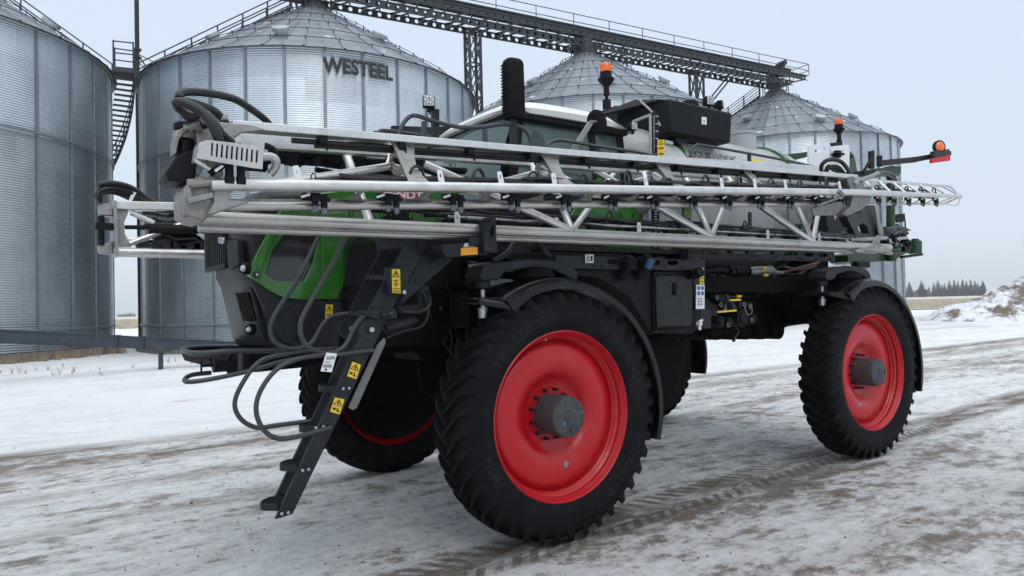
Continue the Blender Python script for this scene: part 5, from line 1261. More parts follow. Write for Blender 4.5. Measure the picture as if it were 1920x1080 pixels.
q = MB(); q.plate([[P(1067, 288, Y=.50), P(1078, 288, Y=.50), P(1113, 230, Y=.50), P(1109, 225, Y=.50), P(1104, 228, Y=.50)]], (0, .018, 0)); q.cyl(P(1110, 228, Y=.48), P(1118, 228, Y=.53), .01, 8); q.build('mirror_arm', cast, rm)
# work lights
def work_light(px_, py_, Y, s=.055, yaw=0, par=root):
    c = P(px_, py_, Y=Y); M = Matrix.Rotation(R(yaw), 3, 'Z'); q = MB(); q.box(c, (2*s, .07, 2*s), M); q.box(c+M@V(0, .05, 0), (1.4*s, .05, 1.4*s), M); q.box(c+V(0, 0, -s-.015), (.03, .03, .04)); o = q.build('work_light', blackp, par, bevel=.010)
    q = MB(); q.box(c+M@V(0, -.036, 0), (1.75*s, .008, 1.75*s), M)
    o2 = q.build('lamp_lens', lens, o, bevel=.006)
    q = MB()
    for k in range(6): a = 2*math.pi*k/6; d = M@V(s*.5*math.cos(a), -.041, s*.5*math.sin(a)); q.lathe([(s*.24, 0), (s*.2, .004), (0, .006)], c+d, M@V(0, -1, 0), 10)
    q.build('led_reflectors', steelm, o)
work_light(804, 191, .35, .046, -25); work_light(1186, 238, .80, .040, -8); work_light(1329, 190, .8, .052, -15); work_light(1350, 197, .85, .046, 30)
q = MB(); q.bar(P(816, 262, Y=.38), P(816, 205, Y=.38), .05, .05); q.bar(P(822, 207, Y=.37), P(804, 206, Y=.37), .03, .012); q.cyl(P(806, 206, Y=.36), P(806, 215, Y=.36), .008, 6); q.build('light_post', framem, root, bevel=.004)
# platform handrails
rail('handrail', [(746, 256, .35), (756, 232, .35), (768, 219, .35), (782, 217, .35), (812, 227, .35), (860, 238, .35), (905, 238, .35), (940, 233, .35), (968, 236, .35), (985, 245, .35), (994, 260, .35), (996, 278, .35)], .017)
rail('handrail', [(700, 262, 2.9), (712, 246, 2.9), (730, 245, 2.9), (780, 252, 2.9), (850, 262, 2.9)], .02)
rail('handrail', [(1025, 284, .45), (1028, 272, .45), (1040, 264, .45), (1060, 264, .45), (1120, 274, .45), (1200, 286, .45), (1238, 297, .45), (1262, 302, .45)], .015)
rail('handrail', [(1295, 303, .45), (1296, 284, .45), (1304, 273, .45), (1320, 273, .45), (1400, 287, .45), (1470, 300, .45), (1530, 313, .45)], .015)
for x, y0, y1, Y in ((795, 228, 262, .36), (909, 240, 275, .36), (1124, 275, 292, .46), (1205, 288, 300, .46), (1405, 290, 308, .46), (1406, 398, 440, .5), (1296, 303, 330, .46)):
    q = MB(); q.bar(P(x, y1, Y=Y), P(x, y0, Y=Y), .03, .03); q.build('rail_post', railm, root)
# far-side deck panel seen past the lamp
q = MB(); q.bar(P(700, 250, Y=3.1), P(850, 250, Y=3.1), .05, .05); pl(q, 3.1, .05, (735, 235), (808, 238), (845, 236), (850, 262), (735, 262)); q.build('far_deck', framem, root, bevel=.01)

# ---------------------------------------------------------------- tanks
q = MB(); tz, tr = 3.04, .80; ysc = 1.18; n = 56; vs = []
st_ = [(1.86, .15), (1.87, .45), (1.93, .68), (2.04, .78), (2.15, .80), (4.70, .80), (4.82, .77), (4.92, .62), (4.95, .3), (4.96, .05)]
for x, r in st_:
    for i in range(n):
        a = 2*math.pi*i/n; c, s = math.cos(a), math.sin(a); e_ = 2/2.6
        vs.append((x, YC+math.copysign(abs(c)**e_, c)*r*ysc, tz+math.copysign(abs(s)**e_, s)*r*1.03))
q.add(vs, [(i*n+j, i*n+(j+1) % n, (i+1)*n+(j+1) % n, (i+1)*n+j) for i in range(len(st_)-1) for j in range(n)]+[tuple(range(n)), tuple((len(st_)-1)*n+j for j in range(n))])
tank = q.build('main_tank', tankm, root, smooth_ang=60)
def ring_pts(x, k, n=56, half=None):
    out = []
    for i in range(n):
        a = 2*math.pi*i/n; c, s = math.cos(a), math.sin(a); e_ = 2/2.6
        out.append(V(x, YC+math.copysign(abs(c)**e_, c)*(tr*ysc+k), tz+math.copysign(abs(s)**e_, s)*(tr*1.03+k)))
    return out
def strap(x0, x1, m, nm):
    q = MB(); a, b = ring_pts(x0, .008), ring_pts(x1, .008); n = 56; q.add(a+b+ring_pts(x0, .03)+ring_pts(x1, .03), [(i, (i+1) % n, n+(i+1) % n, n+i) for i in range(n)]+[(2*n+i, 2*n+(i+1) % n, 3*n+(i+1) % n, 3*n+i) for i in range(n)]+[(i, (i+1) % n, 2*n+(i+1) % n, 2*n+i) for i in range(n)]+[(n+i, n+(i+1) % n, 3*n+(i+1) % n, 3*n+i) for i in range(n)]); q.build(nm, m, tank, smooth_ang=40)
strap(2.32, 2.44, green, 'tank_strap'); strap(4.40, 4.50, green, 'tank_strap')
# side surface helper: place on the near tank flank at pixel
def tank_y(z):
    s = max(-1, min(1, (z-tz)/(tr*1.03))); a = abs(s)**(1.3); c = math.sqrt(max(0, 1-a*a)); return YC-(c**(1/1.3))*tr*ysc
def onTank(px_, py_):
    Y = .9
    for _ in range(12): p_ = P(px_, py_, Y=Y); Y = .5*Y+.5*tank_y(min(p_.z, tz+tr*1.0))
    return P(px_, py_, Y=Y-.012)
vs, fs = text2d('LIQUID LOGIC', .12, 0, .0008, 1.05); a = onTank(1296, 292); b = onTank(1360, 307); L_t = 12
q = MB(); wid = max(v.x for v in vs)-min(v.x for v in vs); x0 = a.x; wv = []
for v in vs:
    x = x0+(v.x+wid/2); z = a.z-.005+v.y; wv.append((x, tank_y(z)-.012, z))
q.add(wv, fs); q.build('tank_lettering', mat('grey_print', (.06, .065, .07), .5), tank, smooth_ang=0)
q = MB(); zz = a.z
def tv(x, z): return V(x, tank_y(z)-.012, z)
q.add([tv(x0-.30, zz+.16), tv(x0-.20, zz+.16), tv(x0-.06, zz-.0), tv(x0-.16, zz-.0)], [(0, 1, 2, 3)]); q.add([tv(x0-.08, zz-.005), tv(x0+.8, zz-.06), tv(x0+.8, zz-.072), tv(x0-.10, zz-.018)], [(0, 1, 2, 3)]); q.build('red_slash', rdp, tank, smooth_ang=0)
q = MB(); c = onTank(1422, 302); q.add([tv(c.x-.13, c.z+.02), tv(c.x+.18, c.z-.0), tv(c.x+.22, c.z-.2), tv(c.x-.10, c.z-.2)], [(0, 1, 2, 3)]); q.build('tank_warning_label', yel, tank, smooth_ang=0)
q = MB()
for k in range(4): q.add([tv(c.x-.08+.07*k, c.z-.03), tv(c.x-.04+.07*k, c.z-.03), tv(c.x-.04+.07*k, c.z-.09-(k % 2)*.04), tv(c.x-.08+.07*k, c.z-.07)], [(0, 1, 2, 3)])
q.build('label_print', blk, tank, smooth_ang=0)
# manhole neck
q = MB(); c = P(1392, 285, Y=1.25); q.lathe([(.17, -.25), (.17, .20), (.185, .205), (.185, .235), (.165, .235), (.165, .1)], (c.x, c.y, c.z), (0, 0, 1), 32); q.build('manhole_neck', tankm, tank)
# black rinse tank on top
q = MB(); F = [P(1257, 184, Y=.72), P(1374, 211, Y=.72), P(1371, 269, Y=.72), P(1253, 250, Y=.72)]
B_ = [V(F[0].x-.18, 1.9, F[0].z+.06), V(F[1].x, 1.9, F[1].z+.04), V(F[2].x, 1.9, F[2].z), V(F[3].x-.1, 1.9, F[3].z)]
l1 = P(1200, 183, Y=1.15); l2 = P(1152, 204, Y=1.7); l3 = P(1232, 247, Y=.85)
vs = [F[0], F[1], F[2], F[3], P(1198, 184, Y=1.2), l2, V(l2.x+.1, 1.7, F[3].z-.05), V(P(1232, 250, Y=.95).x, .95, F[3].z-.02), B_[1], B_[2], V(F[0].x-.2, 1.95, F[0].z+.02)]
q.add(vs, [(0, 1, 2, 3), (0, 3, 7, 4), (4, 7, 6, 5), (0, 4, 10), (4, 5, 10), (0, 10, 8, 1), (1, 8, 9, 2), (2, 9, 6, 7, 3), (10, 5, 6, 9, 8)])
rt_ = q.build('rinse_tank', blackp, root, smooth_ang=20, bevel=.03)
q = MB(); q.lathe([(.11, -.06), (.10, .0), (.07, .02), (0, .025)], P(1293, 192, Y=1.05), (0, 0, 1), 24); q.build('rinse_tank_cap', blackp, rt_)
q = MB(); pl(q, .712, .005, (1316, 219), (1325, 220), (1325, 234), (1316, 233)); o = q.build('tank_sticker', whi, rt_, smooth_ang=0)
q = MB(); c = P(1320.5, 227, Y=.708); q.tube([c+V(.013*math.cos(a), 0, .010*math.sin(a)) for a in [math.pi*2*i/10 for i in range(10)]], .002, 4, closed=True); q.box(c+V(0, 0, -.035), (.03, .002, .004)); q.build('sticker_print', blk, rt_)
q = MB(); pl(q, .80, .06, (1282, 256), (1345, 266), (1342, 270), (1292, 262), (1277, 273), (1266, 260)); q.build('tank_bracket', framem, root)
q = MB(); q.cyl(P(1168, 270, Y=1.3), P(1210, 262, Y=1.3), .30, 28); o = None
q = MB(); q.lathe([(.0, -.30), (.25, -.28), (.38, -.18), (.42, 0), (.42, .25)], (2.05, 1.05, 3.18), (1, 0, 0), 32); q.build('front_dome', tankm, tank)
# level gauge
q = MB(); pl(q, .70, .02, (1222, 212), (1228, 208), (1234, 212), (1236, 300), (1224, 300)); pl(q, .70, .02, (1224, 385), (1236, 385), (1238, 482), (1224, 482)); lg = q.build('level_gauge', blackp, root, bevel=.003)
q = MB(); rn = random.Random(3)
for i in range(24):
    y = 218+i*3.5; w_ = 4 if i % 4 == 0 else 2.4; q.bar(P(1225, y, Y=.694), P(1225+w_, y, Y=.694), .002, .004)
    if i % 4 == 0: q.bar(P(1231, y, Y=.694), P(1234, y, Y=.694), .002, .009)
for i in range(18): y = 392+i*4.8; q.bar(P(1227, y, Y=.694), P(1231+(i % 3), y, Y=.694), .002, .005)
q.build('gauge_print', whi, lg, smooth_ang=0)
q = MB(); q.cyl(P(1219, 216, Y=.69), P(1220, 300, Y=.69), .014, 10); q.cyl(P(1218, 395, Y=.69), P(1219, 460, Y=.69), .014, 10); q.cyl(P(1219, 216, Y=.69), P(1188, 228, Y=1.0), .016, 10); q.hose([P(1199, 187, Y=.95), P(1206, 194, Y=.9), P(1222, 210, Y=.8), P(1238, 236, Y=.72)], .012, 8); q.build('gauge_tube', mat('clouded_tube', (.30, .34, .34), .3), lg)
q = MB(); pl(q, .62, .01, (1234, 262), (1246, 262), (1246, 300), (1234, 300)); o = q.build('warning_plate', yel, root, smooth_ang=0)
q = MB(); tri(q, .612, 1240, 267, 4); q.bar(P(1236, 278, Y=.612), P(1244, 277, Y=.612), .002, .012); q.bar(P(1236, 288, Y=.612), P(1244, 288, Y=.612), .002, .012); q.build('label_print', blk, o, smooth_ang=0)
q = MB(); pl(q, .61, .02, (1248, 262), (1262, 266), (1262, 271), (1248, 268)); q.build('plate_clamp', zinc, root)

# ---------------------------------------------------------------- folded booms
def lin(a, b, t): return a.lerp(b, t)
def atx(a, b, x): return a.lerp(b, (x-a.x)/(b.x-a.x))
blackh = hosem
def nozzle_proto():
    q = MB(); q.use(blackp)
    q.box((0, 0, .03), (.05, .05, .045)); q.box((-.05, 0, .035), (.05, .03, .03)); q.box((.05, 0, .035), (.04, .035, .03)); q.cyl((0, 0, -.02), (0, 0, .03), .020, 10); q.cyl((.055, 0, -.03), (.055, 0, .03), .020, 10); q.cyl((-.075, 0, .02), (.09, 0, .02), .012, 8)
    q.use(mat('nozzle_grey', (.12, .13, .15), .5) if 'nozzle_grey' not in MATS else MATS['nozzle_grey']); q.cyl((0, 0, -.055), (0, 0, -.02), .017, 10); q.cyl((.055, 0, -.065), (.055, 0, -.03), .017, 10)
    q.use(MATS.get('nozzle_blue') or mat('nozzle_blue', (.03, .05, .22), .5)); q.cyl((0, 0, -.062), (0, 0, -.055), .009, 8); q.cyl((.055, 0, -.072), (.055, 0, -.065), .009, 8)
    q.use(whi); q.box((-.065, -.035, .03), (.055, .004, .014), Matrix.Rotation(R(-20), 3, 'Y'))
    o = q.build('nozzle', None, None); return o
noz = nozzle_proto(); col.objects.unlink(noz)
def loop_proto():
    q = MB(); q.hose([(-.06, 0, -.03), (-.058, 0, .03), (-.03, 0, .07), (.005, 0, .078), (.04, .0, .055), (.055, 0, .0), (.06, 0, -.03)], .0095, 8, 4); q.cyl((.055, 0, .0), (.058, 0, .022), .013, 8); o = q.build('hose_loop', hosem, None); return o
loopo = loop_proto(); col.objects.unlink(loopo)
def tab_proto():
    q = MB(); q.plate([[V(-.022, 0, -.02), V(.022, 0, -.02), V(.018, 0, .062), (.012), ][:3]+[V(.012, 0, .070), V(-.012, 0, .070), V(-.018, 0, .062)], [V(-.005, 0, .02), V(.005, 0, .02), V(.005, 0, .045), V(-.005, 0, .045)]], (0, .006, 0)); return q.build('mounting_tab', whi, None, smooth_ang=0)
tabo = tab_proto(); col.objects.unlink(tabo)
def put(proto, par, loc, rz=0, ry=0, s=1):
    o = proto.copy(); col.objects.link(o); o.parent = par; acc = V(0, 0, 0); p_ = par
    while p_ is not None: acc += p_.location; p_ = p_.parent
    o.location = Vector(loc)-acc; o.rotation_euler = (0, ry, rz); o.scale = (s, s, s); return o
def junk(mb, fa, x0, x1, n, seed, dz=.03, r0=.008, r1=.016, spread=.05):
    """black hoses strapped along a line fa(x)"""
    rn = random.Random(seed)
    for k in range(n):
        a = rn.uniform(x0, x1-.6); L = rn.uniform(.6, 2.2); b = min(x1, a+L); m_ = max(3, int((b-a)/.22)); oy, oz = rn.uniform(-spread, spread), rn.uniform(-dz, dz)
        mb.hose([fa(a+(b-a)*i/m_)+V(0, oy+rn.uniform(-.014, .014), oz+rn.uniform(-.014, .014)) for i in range(m_+1)], rn.uniform(r0, r1), 6, 3)
# ---- outer folded section, near side
A0_, A1_ = P(395, 345.5, Y=-.45), P(1612, 361, Y=-.45)
C0_, C1_ = P(432, 236, Y=-.22), P(1600, 333, Y=-.22)
B0_, B1_ = P(385, 387, Y=-.30), P(1592, 382, Y=-.30)
H0_, H1_ = P(455, 263, Y=.06), P(1560, 343, Y=.06)
q = MB(); q.tube([A0_, A1_], .034, 18); outer = q.build('outer_boom_section', alu, root, smooth_ang=40)
q = MB(); q.bar(C0_, C1_, .11, .046); q.build('top_chord', alu, outer, bevel=.005, smooth_ang=0)
q = MB(); q.tube([B0_, B1_], .026, 14); q.build('lower_chord', alu2, outer)
q = MB(); q.bar(B0_+V(0, .03, .030), B1_+V(0, .03, .030), .012, .028); q.build('lower_flange', cast, outer, smooth_ang=0)
q = MB(); q.bar(H0_, H1_, .07, .085); q.build('inner_chord', alu, outer, bevel=.005, smooth_ang=0)
q = MB(); q.tube([C0_+V(.35, .02, -.038), C1_+V(-.1, .02, -.038)], .017, 10); q.tube([C0_+V(.5, .06, -.046), C1_+V(-.1, .06, -.046)], .014, 8)
junk(q, lambda x: atx(C0_, C1_, x)+V(0, .04, -.045), -2.0, 3.6, 7, 5, .012, .006, .010, .02); q.build('hose_bundle', hosem, outer)
for i in range(11):
    x = -2.0+.52*i; q = MB(); c = atx(C0_, C1_, x)+V(0, -.01, -.045); q.box(c, (.05, .07, .05)); q.box(c+V(.02, -.03, -.04), (.014, .014, .05)); q.build('hose_clamp', blackp, outer, bevel=.004)
def web(x, sy=1):
    """cast web: a transverse plate with a hole and an outer flange from the top chord down to the front tube"""
    c = atx(C0_, C1_, x); a = atx(A0_, A1_, x)
    def T(u, v, w=0): p_ = c.lerp(a, v); return V(p_.x+u, p_.y+w, p_.z)
    q = MB()
    arcv = lambda v: .020*math.sin(math.pi*min(1, v*1.1))
    tr_ = [T(0, v, arcv(v)) for v in (.02, .2, .4, .6, .8, .97)]
    inner = [T(0, .97, .05), T(0, .84, .055), T(0, .72, .08), T(0, .66, .115), T(0, .70, .16), T(0, .66, .20), T(0, .52, .225), T(0, .36, .215), T(0, .22, .16), T(0, .10, .10), T(0, .02, .09)]
    hole = [T(0, .43+.15*math.sin(t*math.pi/8), .125+.055*math.cos(t*math.pi/8)) for t in range(16)]
    q.plate([tr_+inner, hole], (.012, 0, 0))
    wd = [(.02, -.05, .13), (.12, -.04, .115), (.3, -.025, .095), (.5, -.02, .085), (.7, -.02, .09), (.86, -.025, .12), (.96, -.035, .18)]
    for (v0, l0, r0), (v1, l1, r1) in zip(wd[:-1], wd[1:]):
        p0, p1, p2, p3 = T(l0, v0, arcv(v0)), T(r0, v0, arcv(v0)), T(r1, v1, arcv(v1)), T(l1, v1, arcv(v1)); o = V(0, .012, .004)
        q.add([p0, p1, p2, p3, p0+o, p1+o, p2+o, p3+o], [(0, 1, 2, 3), (7, 6, 5, 4), (1, 5, 6, 2), (0, 3, 7, 4)])
    q.lathe([(.016, 0), (.030, 0), (.030, .03), (.016, .03)], T(-.01, .45, .21), (1, 0, 0), 14)
    return q
WX = [-1.50, -.30, .90, 2.05]
for x in WX: web(x).build('boom_web', cast, outer, bevel=0, smooth_ang=25)
def sweb(x):
    a = atx(A0_, A1_, x); b = atx(B0_, B1_, x)+V(0, -.01, 0)
    def T(u, v): p_ = a.lerp(b+V(0, 0, .03), v); return V(p_.x+u*.55+.075, p_.y, p_.z)
    q = MB(); q.plate([[T(.07, .05), T(.14, .05), T(.10, .35), T(.10, .55), T(.14, .78), T(.20, .98), T(-.16, .98), T(-.06, .80), T(.01, .55), T(.05, .3)]], (0, .012, 0)); q.cyl(T(.07, .45), T(.07, .45)+V(0, -.01, 0), .008, 6); q.cyl(T(.05, .62), T(.05, .62)+V(0, -.01, 0), .008, 6); return q
for i in range(13): sweb(-1.95+.46*i).build('lower_web', cast, outer)
for i in range(13):
    x = -2.10+.46*i; a = atx(A0_, A1_, x); put(noz, outer, a+V(0, .08, -.085)); 
    if i > 0: put(loopo, outer, a+V(.21, .09, .06+.02*(i % 2)), .2*(i % 3), 0, 1.0+.18*((i*7) % 3-1))
    if i % 2 == 0 or i in (3, 9): put(tabo, outer, a+V(-.11, .03, .04), 0, R(-12))
q = MB(); junk(q, lambda x: atx(A0_, A1_, x)+V(0, .10, .058), -2.2, 3.5, 34, 9, .022, .009, .017, .03); 
for i in range(22): x = -2.1+.26*i; c = atx(A0_, A1_, x)+V(0, .10, .055); q.tube([c+V(0, .04*math.cos(a), .035*math.sin(a)) for a in [math.pi*2*k/10 for k in range(10)]], .004, 4, closed=True)
q.build('hose_bundle', hosem, outer)
dn = []   # diagonal tubes between web ears and the low nodes
for i, x in enumerate(WX):
    ear = atx(C0_, C1_, x).lerp(atx(A0_, A1_, x), .45)+V(0, .21, 0)
    lo = atx(B0_, B1_, x-.62)+V(0, .12, .12); hi = atx(B0_, B1_, x+.62)+V(0, .12, .10)
    if i == 0: lo = atx(A0_, A1_, x-.62)+V(-.2, .2, .02)
    for b_ in (lo, hi): q = MB(); q.tube([ear, b_], .026, 12); q.build('diagonal_tube', alu, outer)
    q = MB(); q.tube([ear+V(0, .04, 0), atx(H0_, H1_, x+.1)], .022, 10); q.build('diagonal_tube', alu, outer)
    if i: q = MB(); q.tube([atx(H0_, H1_, x+.1), atx(B0_, B1_, x+.75)+V(0, .16, .03)], .022, 10); q.build('diagonal_tube', alu, outer)
# breakaway tip
T1 = P(1802, 368, Y=-.45); t1 = P(1734, 352, Y=-.24); 
q = MB(); q.tube([A1_, T1], [.034, .022], 14); tip = q.build('boom_tip', alu, root)
U0, U1 = P(1612, 337, Y=-.20), P(1782, 350, Y=-.20); L0, L1 = P(1600, 383, Y=-.26), P(1770, 382, Y=-.26)
q = MB(); q.bar(U0, U1, .03, .028); q.tube([U1, T1], .010, 8); q.build('tip_top_rail', alu, tip, smooth_ang=0)
q = MB(); q.tube([L0, L1], .013, 8); q.tube([L1, T1], .012, 8); q.build('tip_lower_rail', alu, tip)
for i in range(7):
    t_ = (i+.3)/7; a = U0.lerp(U1, t_); b_ = A1_.lerp(T1, min(1, t_+.10)); c = L0.lerp(L1, t_)
    q = MB(); q.bar(a, b_, .03, .012); q.build('tip_web', alu, tip, smooth_ang=0)
    q = MB(); q.bar(A1_.lerp(T1, min(1, t_+.04)), c, .022, .012); q.build('tip_web', alu, tip, smooth_ang=0)
    if i < 6: put(noz, tip, A1_.lerp(T1, t_+.05)+V(0, .10, -.06), 0, 0, .8); put(loopo, tip, A1_.lerp(T1, t_+.08)+V(0, .14, .05), 0, 0, .8)
q = MB(); junk(q, lambda x: atx(A1_, T1, x)+V(0, .13, .04), 3.7, 5.5, 16, 12, .04, .007, .014, .05); q.build('hose_bundle', hosem, tip)
q = MB(); q.hose([P(1801, 369, Y=-.45), P(1797, 381, Y=-.42), P(1790, 385, Y=-.38), P(1772, 382, Y=-.33)], .006, 6); q.build('tip_loop', alu, tip)
# ---- inner section, near side
D0, D1 = P(372, 408, Y=-.02), P(1668, 464, Y=-.02); E0, E1 = P(372, 426, Y=.06), P(1640, 471, Y=.06)
q = MB(); q.tube([D0, D1], .040, 18); inner = q.build('inner_boom_section', alu2, root, smooth_ang=40)
q = MB(); q.tube([E0, E1], .030, 14); q.build('lower_rail', alu2, inner)
q = MB(); q.bar(D0+V(0, .02, -.038), D1+V(0, .02, -.038), .05, .018); q.build('rail_flange', cast, inner, smooth_ang=0)
G0, G1 = P(440, 258, Y=.30), P(1545, 319.5, Y=.30)
q = MB(); q.bar(G0, G1, .09, .085); q.build('upper_rail', alu, inner, bevel=.006, smooth_ang=0)
ND = [(-1.61, 690), (.11, 1072), (1.79, 1334), (3.43, 1524)]
for x, _ in ND:
    d = atx(D0, D1, x)+V(0, 0, .02); gm = atx(G0, G1, x-.05)
    for p_, rr in ((atx(G0, G1, x-1.15)+V(0, -.02, -.12), .032), (gm, .030), (atx(G0, G1, x+.85)+V(0, .02, -.06), .026)):
        if p_.x < -2.4 or (x < -1 and p_.x > x+.5): continue
        q = MB(); q.tube([d, p_], rr, 14); q.build('truss_tube', alu, inner)
q = MB(); fD = lambda x: atx(D0, D1, x)+V(0, .14, .10)
q.tube([fD(-.95), fD(4.6)], .016, 10); q.build('spray_pipe', steelm, inner)
q = MB(); junk(q, lambda x: fD(x)+V(0, .03, .03), -2.3, 4.6, 44, 31, .035, .008, .015, .04); junk(q, lambda x: atx(A0_, A1_, x)+V(0, .16, -.045), -.45, 3.5, 9, 33, .02, .007, .013, .04)
for i in range(30): c = fD(-1.9+.22*i); q.tube([c+V(0, .035*math.cos(a), .032*math.sin(a)) for a in [math.pi*2*k/10 for k in range(10)]], .004, 4, closed=True)
q.build('hose_bundle', hosem, inner)
rn = random.Random(8)
for i in range(13):
    x = -1.35+.46*i; q = MB(); c = fD(x)+V(0, .0, -.04); q.box(c, (.17, .06, .05)); 
    for k in range(4): q.cyl(c+V(-.06+.04*k, 0, .0), c+V(-.06+.04*k, 0, .05+.03*rn.random()), .012, 8)
    q.cyl(c+V(-.10, 0, 0), c+V(.10, 0, 0), .018, 8); q.build('valve_block', blackp, inner)
    if i % 2 == 0: put(loopo, inner, fD(x+.16)+V(0, 0, .05), .3, 0, .9)
    if i % 2 == 1: put(tabo, inner, fD(x)+V(0, -.05, -.04), 0, 0, 1.1)
# dark plumbing between the chords on the left
q = MB(); fl = lambda x: V(x, .45, 2.62+.03*x); junk(q, lambda x: V(x, .50, 2.92), -2.3, -.6, 16, 41, .05, .010, .022, .12)
rn = random.Random(17)
for k in range(26): c = V(rn.uniform(-2.25, -.9), rn.uniform(.35, .6), rn.uniform(2.87, 2.99)); q.box(c, (rn.uniform(.05, .2), .08, rn.uniform(.04, .10)))
q.build('valve_cluster', blackp, inner, smooth_ang=30)
# ---- left end of the booms
q = MB()
pl(q, -.40, .30, (346, 352), (352, 343), (378, 338), (398, 330), (412, 336), (412, 372), (400, 400), (384, 412), (372, 412), (346, 402), (344, 376))
pl(q, -.43, .04, (398, 328), (414, 332), (432, 336), (470, 340), (450, 352), (430, 362), (432, 374), (470, 378), (440, 388), (400, 402), (386, 404), (400, 380))
end = q.build('end_casting', cast, outer, bevel=.010)
q = MB(); q.cyl(P(352, 345, Y=-.44), P(396, 341, Y=-.44), .026, 10); q.cyl(P(394, 341, Y=-.44), P(402, 341, Y=-.44), .035, 6); q.cyl(P(372, 341, Y=-.44), P(380, 341, Y=-.44), .032, 6); q.bar(P(352, 378, Y=-.43), P(398, 366, Y=-.43), .05, .03); q.bar(P(352, 350, Y=-.43), P(356, 378, Y=-.43), .04, .02); q.build('end_bolt', cast, end, bevel=.003)
q = MB(); q.cyl(P(360, 392, Y=-.36), P(362, 406, Y=-.36), .04, 16); q.build('rusty_pin', mat('rust', (.14, .055, .025), .85, var=.4, vs=20), end)
q = MB(); pl(q, -.18, .16, (346, 402), (384, 402), (384, 414), (370, 420), (350, 416)); q.build('end_foot', cast, end, bevel=.006)
q = MB(); pl(q, -.185, .004, (360, 406), (367, 402), (367, 414), (360, 416)); q.build('end_sticker', whi, end, smooth_ang=0)
q = MB(); pl(q, -.34, .05, (368, 228), (384, 226), (398, 236), (412, 262), (420, 330), (400, 332), (388, 300), (374, 330), (366, 326), (370, 280)); pl(q, -.28, .03, (410, 228), (470, 234), (500, 243), (455, 248), (435, 262), (428, 280), (418, 262)); pl(q, -.26, .03, (415, 224), (420, 213), (427, 214), (429, 224)); q.build('head_plate', cast, outer, bevel=.006)
q = MB(); q.cyl(P(345, 239, Y=-.36), P(374, 238, Y=-.36), .018, 10); q.cyl(P(368, 238, Y=-.36), P(378, 238, Y=-.36), .034, 6); q.build('head_bolt', cast, outer)
q = MB(); c = P(347, 262, Y=-.25); q.cyl(c+V(0, 0, .04), c+V(0, 0, .09), .058, 20); q.cyl(c+V(0, 0, -.10), c+V(0, 0, .0), .052, 20)
q.prism([P(x, y, Y=-.35) for x, y in ((314, 318), (328, 296), (345, 284), (366, 280), (370, 300), (366, 338), (345, 342), (316, 338), (310, 326))], (0, .25, 0)); q.build('swing_actuator', blackp, outer, bevel=.012)
q = MB(); c = P(347, 262, Y=-.25); q.cyl(c+V(0, 0, .0), c+V(0, 0, .04), .062, 20); pl(q, -.33, .05, (322, 270), (332, 246), (344, 238), (358, 244), (345, 250), (336, 262), (330, 290), (322, 292)); q.build('actuator_bracket', cast, outer, bevel=.006)
# slotted guard
gm = [P(374, 263, Y=-.52), P(388, 261, Y=-.52)]
def gp_(x, y): return P(x, y, Y=-.54)
sl_ = []
for k in range(10):
    x = 398+k*9.35; y0 = 267+k*1.55; y1 = 292+k*1.35+.0
    sl_.append([gp_(x-1.6, y0+1.5), gp_(x, y0), gp_(x+2, y0+1.8), gp_(x+.6, y1), gp_(x-1.2, y1+1.6), gp_(x-3.2, y1)])
q = MB(); q.plate([[gp_(388, 262), gp_(478, 272), gp_(481, 267), (gp_(496, 271)), gp_(492, 317), gp_(476, 315), gp_(420, 306), gp_(383, 299)]]+sl_, (0, .008, 0)); q.plate([[gp_(388, 262), gp_(374, 267), gp_(369, 297), gp_(383, 299)]], (.0, .14, 0)); q.plate([[gp_(366, 297), gp_(372, 301), gp_(396, 316), gp_(392, 320), gp_(364, 302)]], (0, .02, 0))
q.build('slotted_guard', mat('guard_aluminium', (.50, .495, .485), .42, .75, var=.12, vs=14, dirt=(.25, .23, .20), damt=.5, ds=9), outer, smooth_ang=0)
q = MB()
for k in range(9): x = 398+k*10; q.hose([P(x-8, 280, Y=-.44), P(x, 270+k, Y=-.42), P(x+9, 295, Y=-.44), P(x+16, 300, Y=-.4)], .014, 7, 4)
q.build('guarded_fittings', blackp, outer)
q = MB(); q.hose([P(492, 294, Y=-.45), P(508, 294, Y=-.45), P(518, 302, Y=-.45), P(514, 316, Y=-.42), P(506, 326, Y=-.40)], .024, 12); q.build('elbow_pipe', steelm, outer)
q = MB()
for a, b in (((519, 303), (512, 301)), ((516, 311), (508, 308)), ((512, 320), (502, 317))): pass
q.hose([P(496, 272, Y=-.42), P(512, 280, Y=-.42), P(518, 296, Y=-.42), P(520, 306, Y=-.42)], .018, 8)
for i, (x, y) in enumerate(((430, 330), (452, 332))): c = P(x, y, Y=-.48); q.cyl(c, c+V(0, 0, .12), .022, 10); q.cyl(c+V(0, 0, -.04), c, .026, 8)
q.mark(); q.prism([P(402, 312, Y=-.50), P(420, 305, Y=-.50), P(424, 314, Y=-.50), P(404, 326, Y=-.50), P(394, 318, Y=-.50)], (0, .08, 0))
q.build('end_fittings', blackp, outer, bevel=.003)
q = MB(); q.prism([P(402, 318, Y=-.505), P(416, 309, Y=-.505), P(420, 312, Y=-.505), P(405, 323, Y=-.505)], (0, .004, 0)); q.build('fitting_label', whi, outer, smooth_ang=0)
def hs(pts, r): q = MB(); q.hose([P(x, y, Y=Y) for x, y, Y in pts], r, 14, 8); return q.build('large_hose', hosem, root, smooth_ang=60)
hs([(336, 184, -.30), (338, 176, -.28), (358, 172, -.24), (400, 176, -.18), (440, 186, -.1), (470, 204, 0), (492, 220, .1), (506, 234, .15)], .022)
hs([(336, 182, -.30), (342, 190, -.28), (368, 196, -.22), (398, 207, -.18), (412, 218, -.15), (430, 240, -.1)], .024)
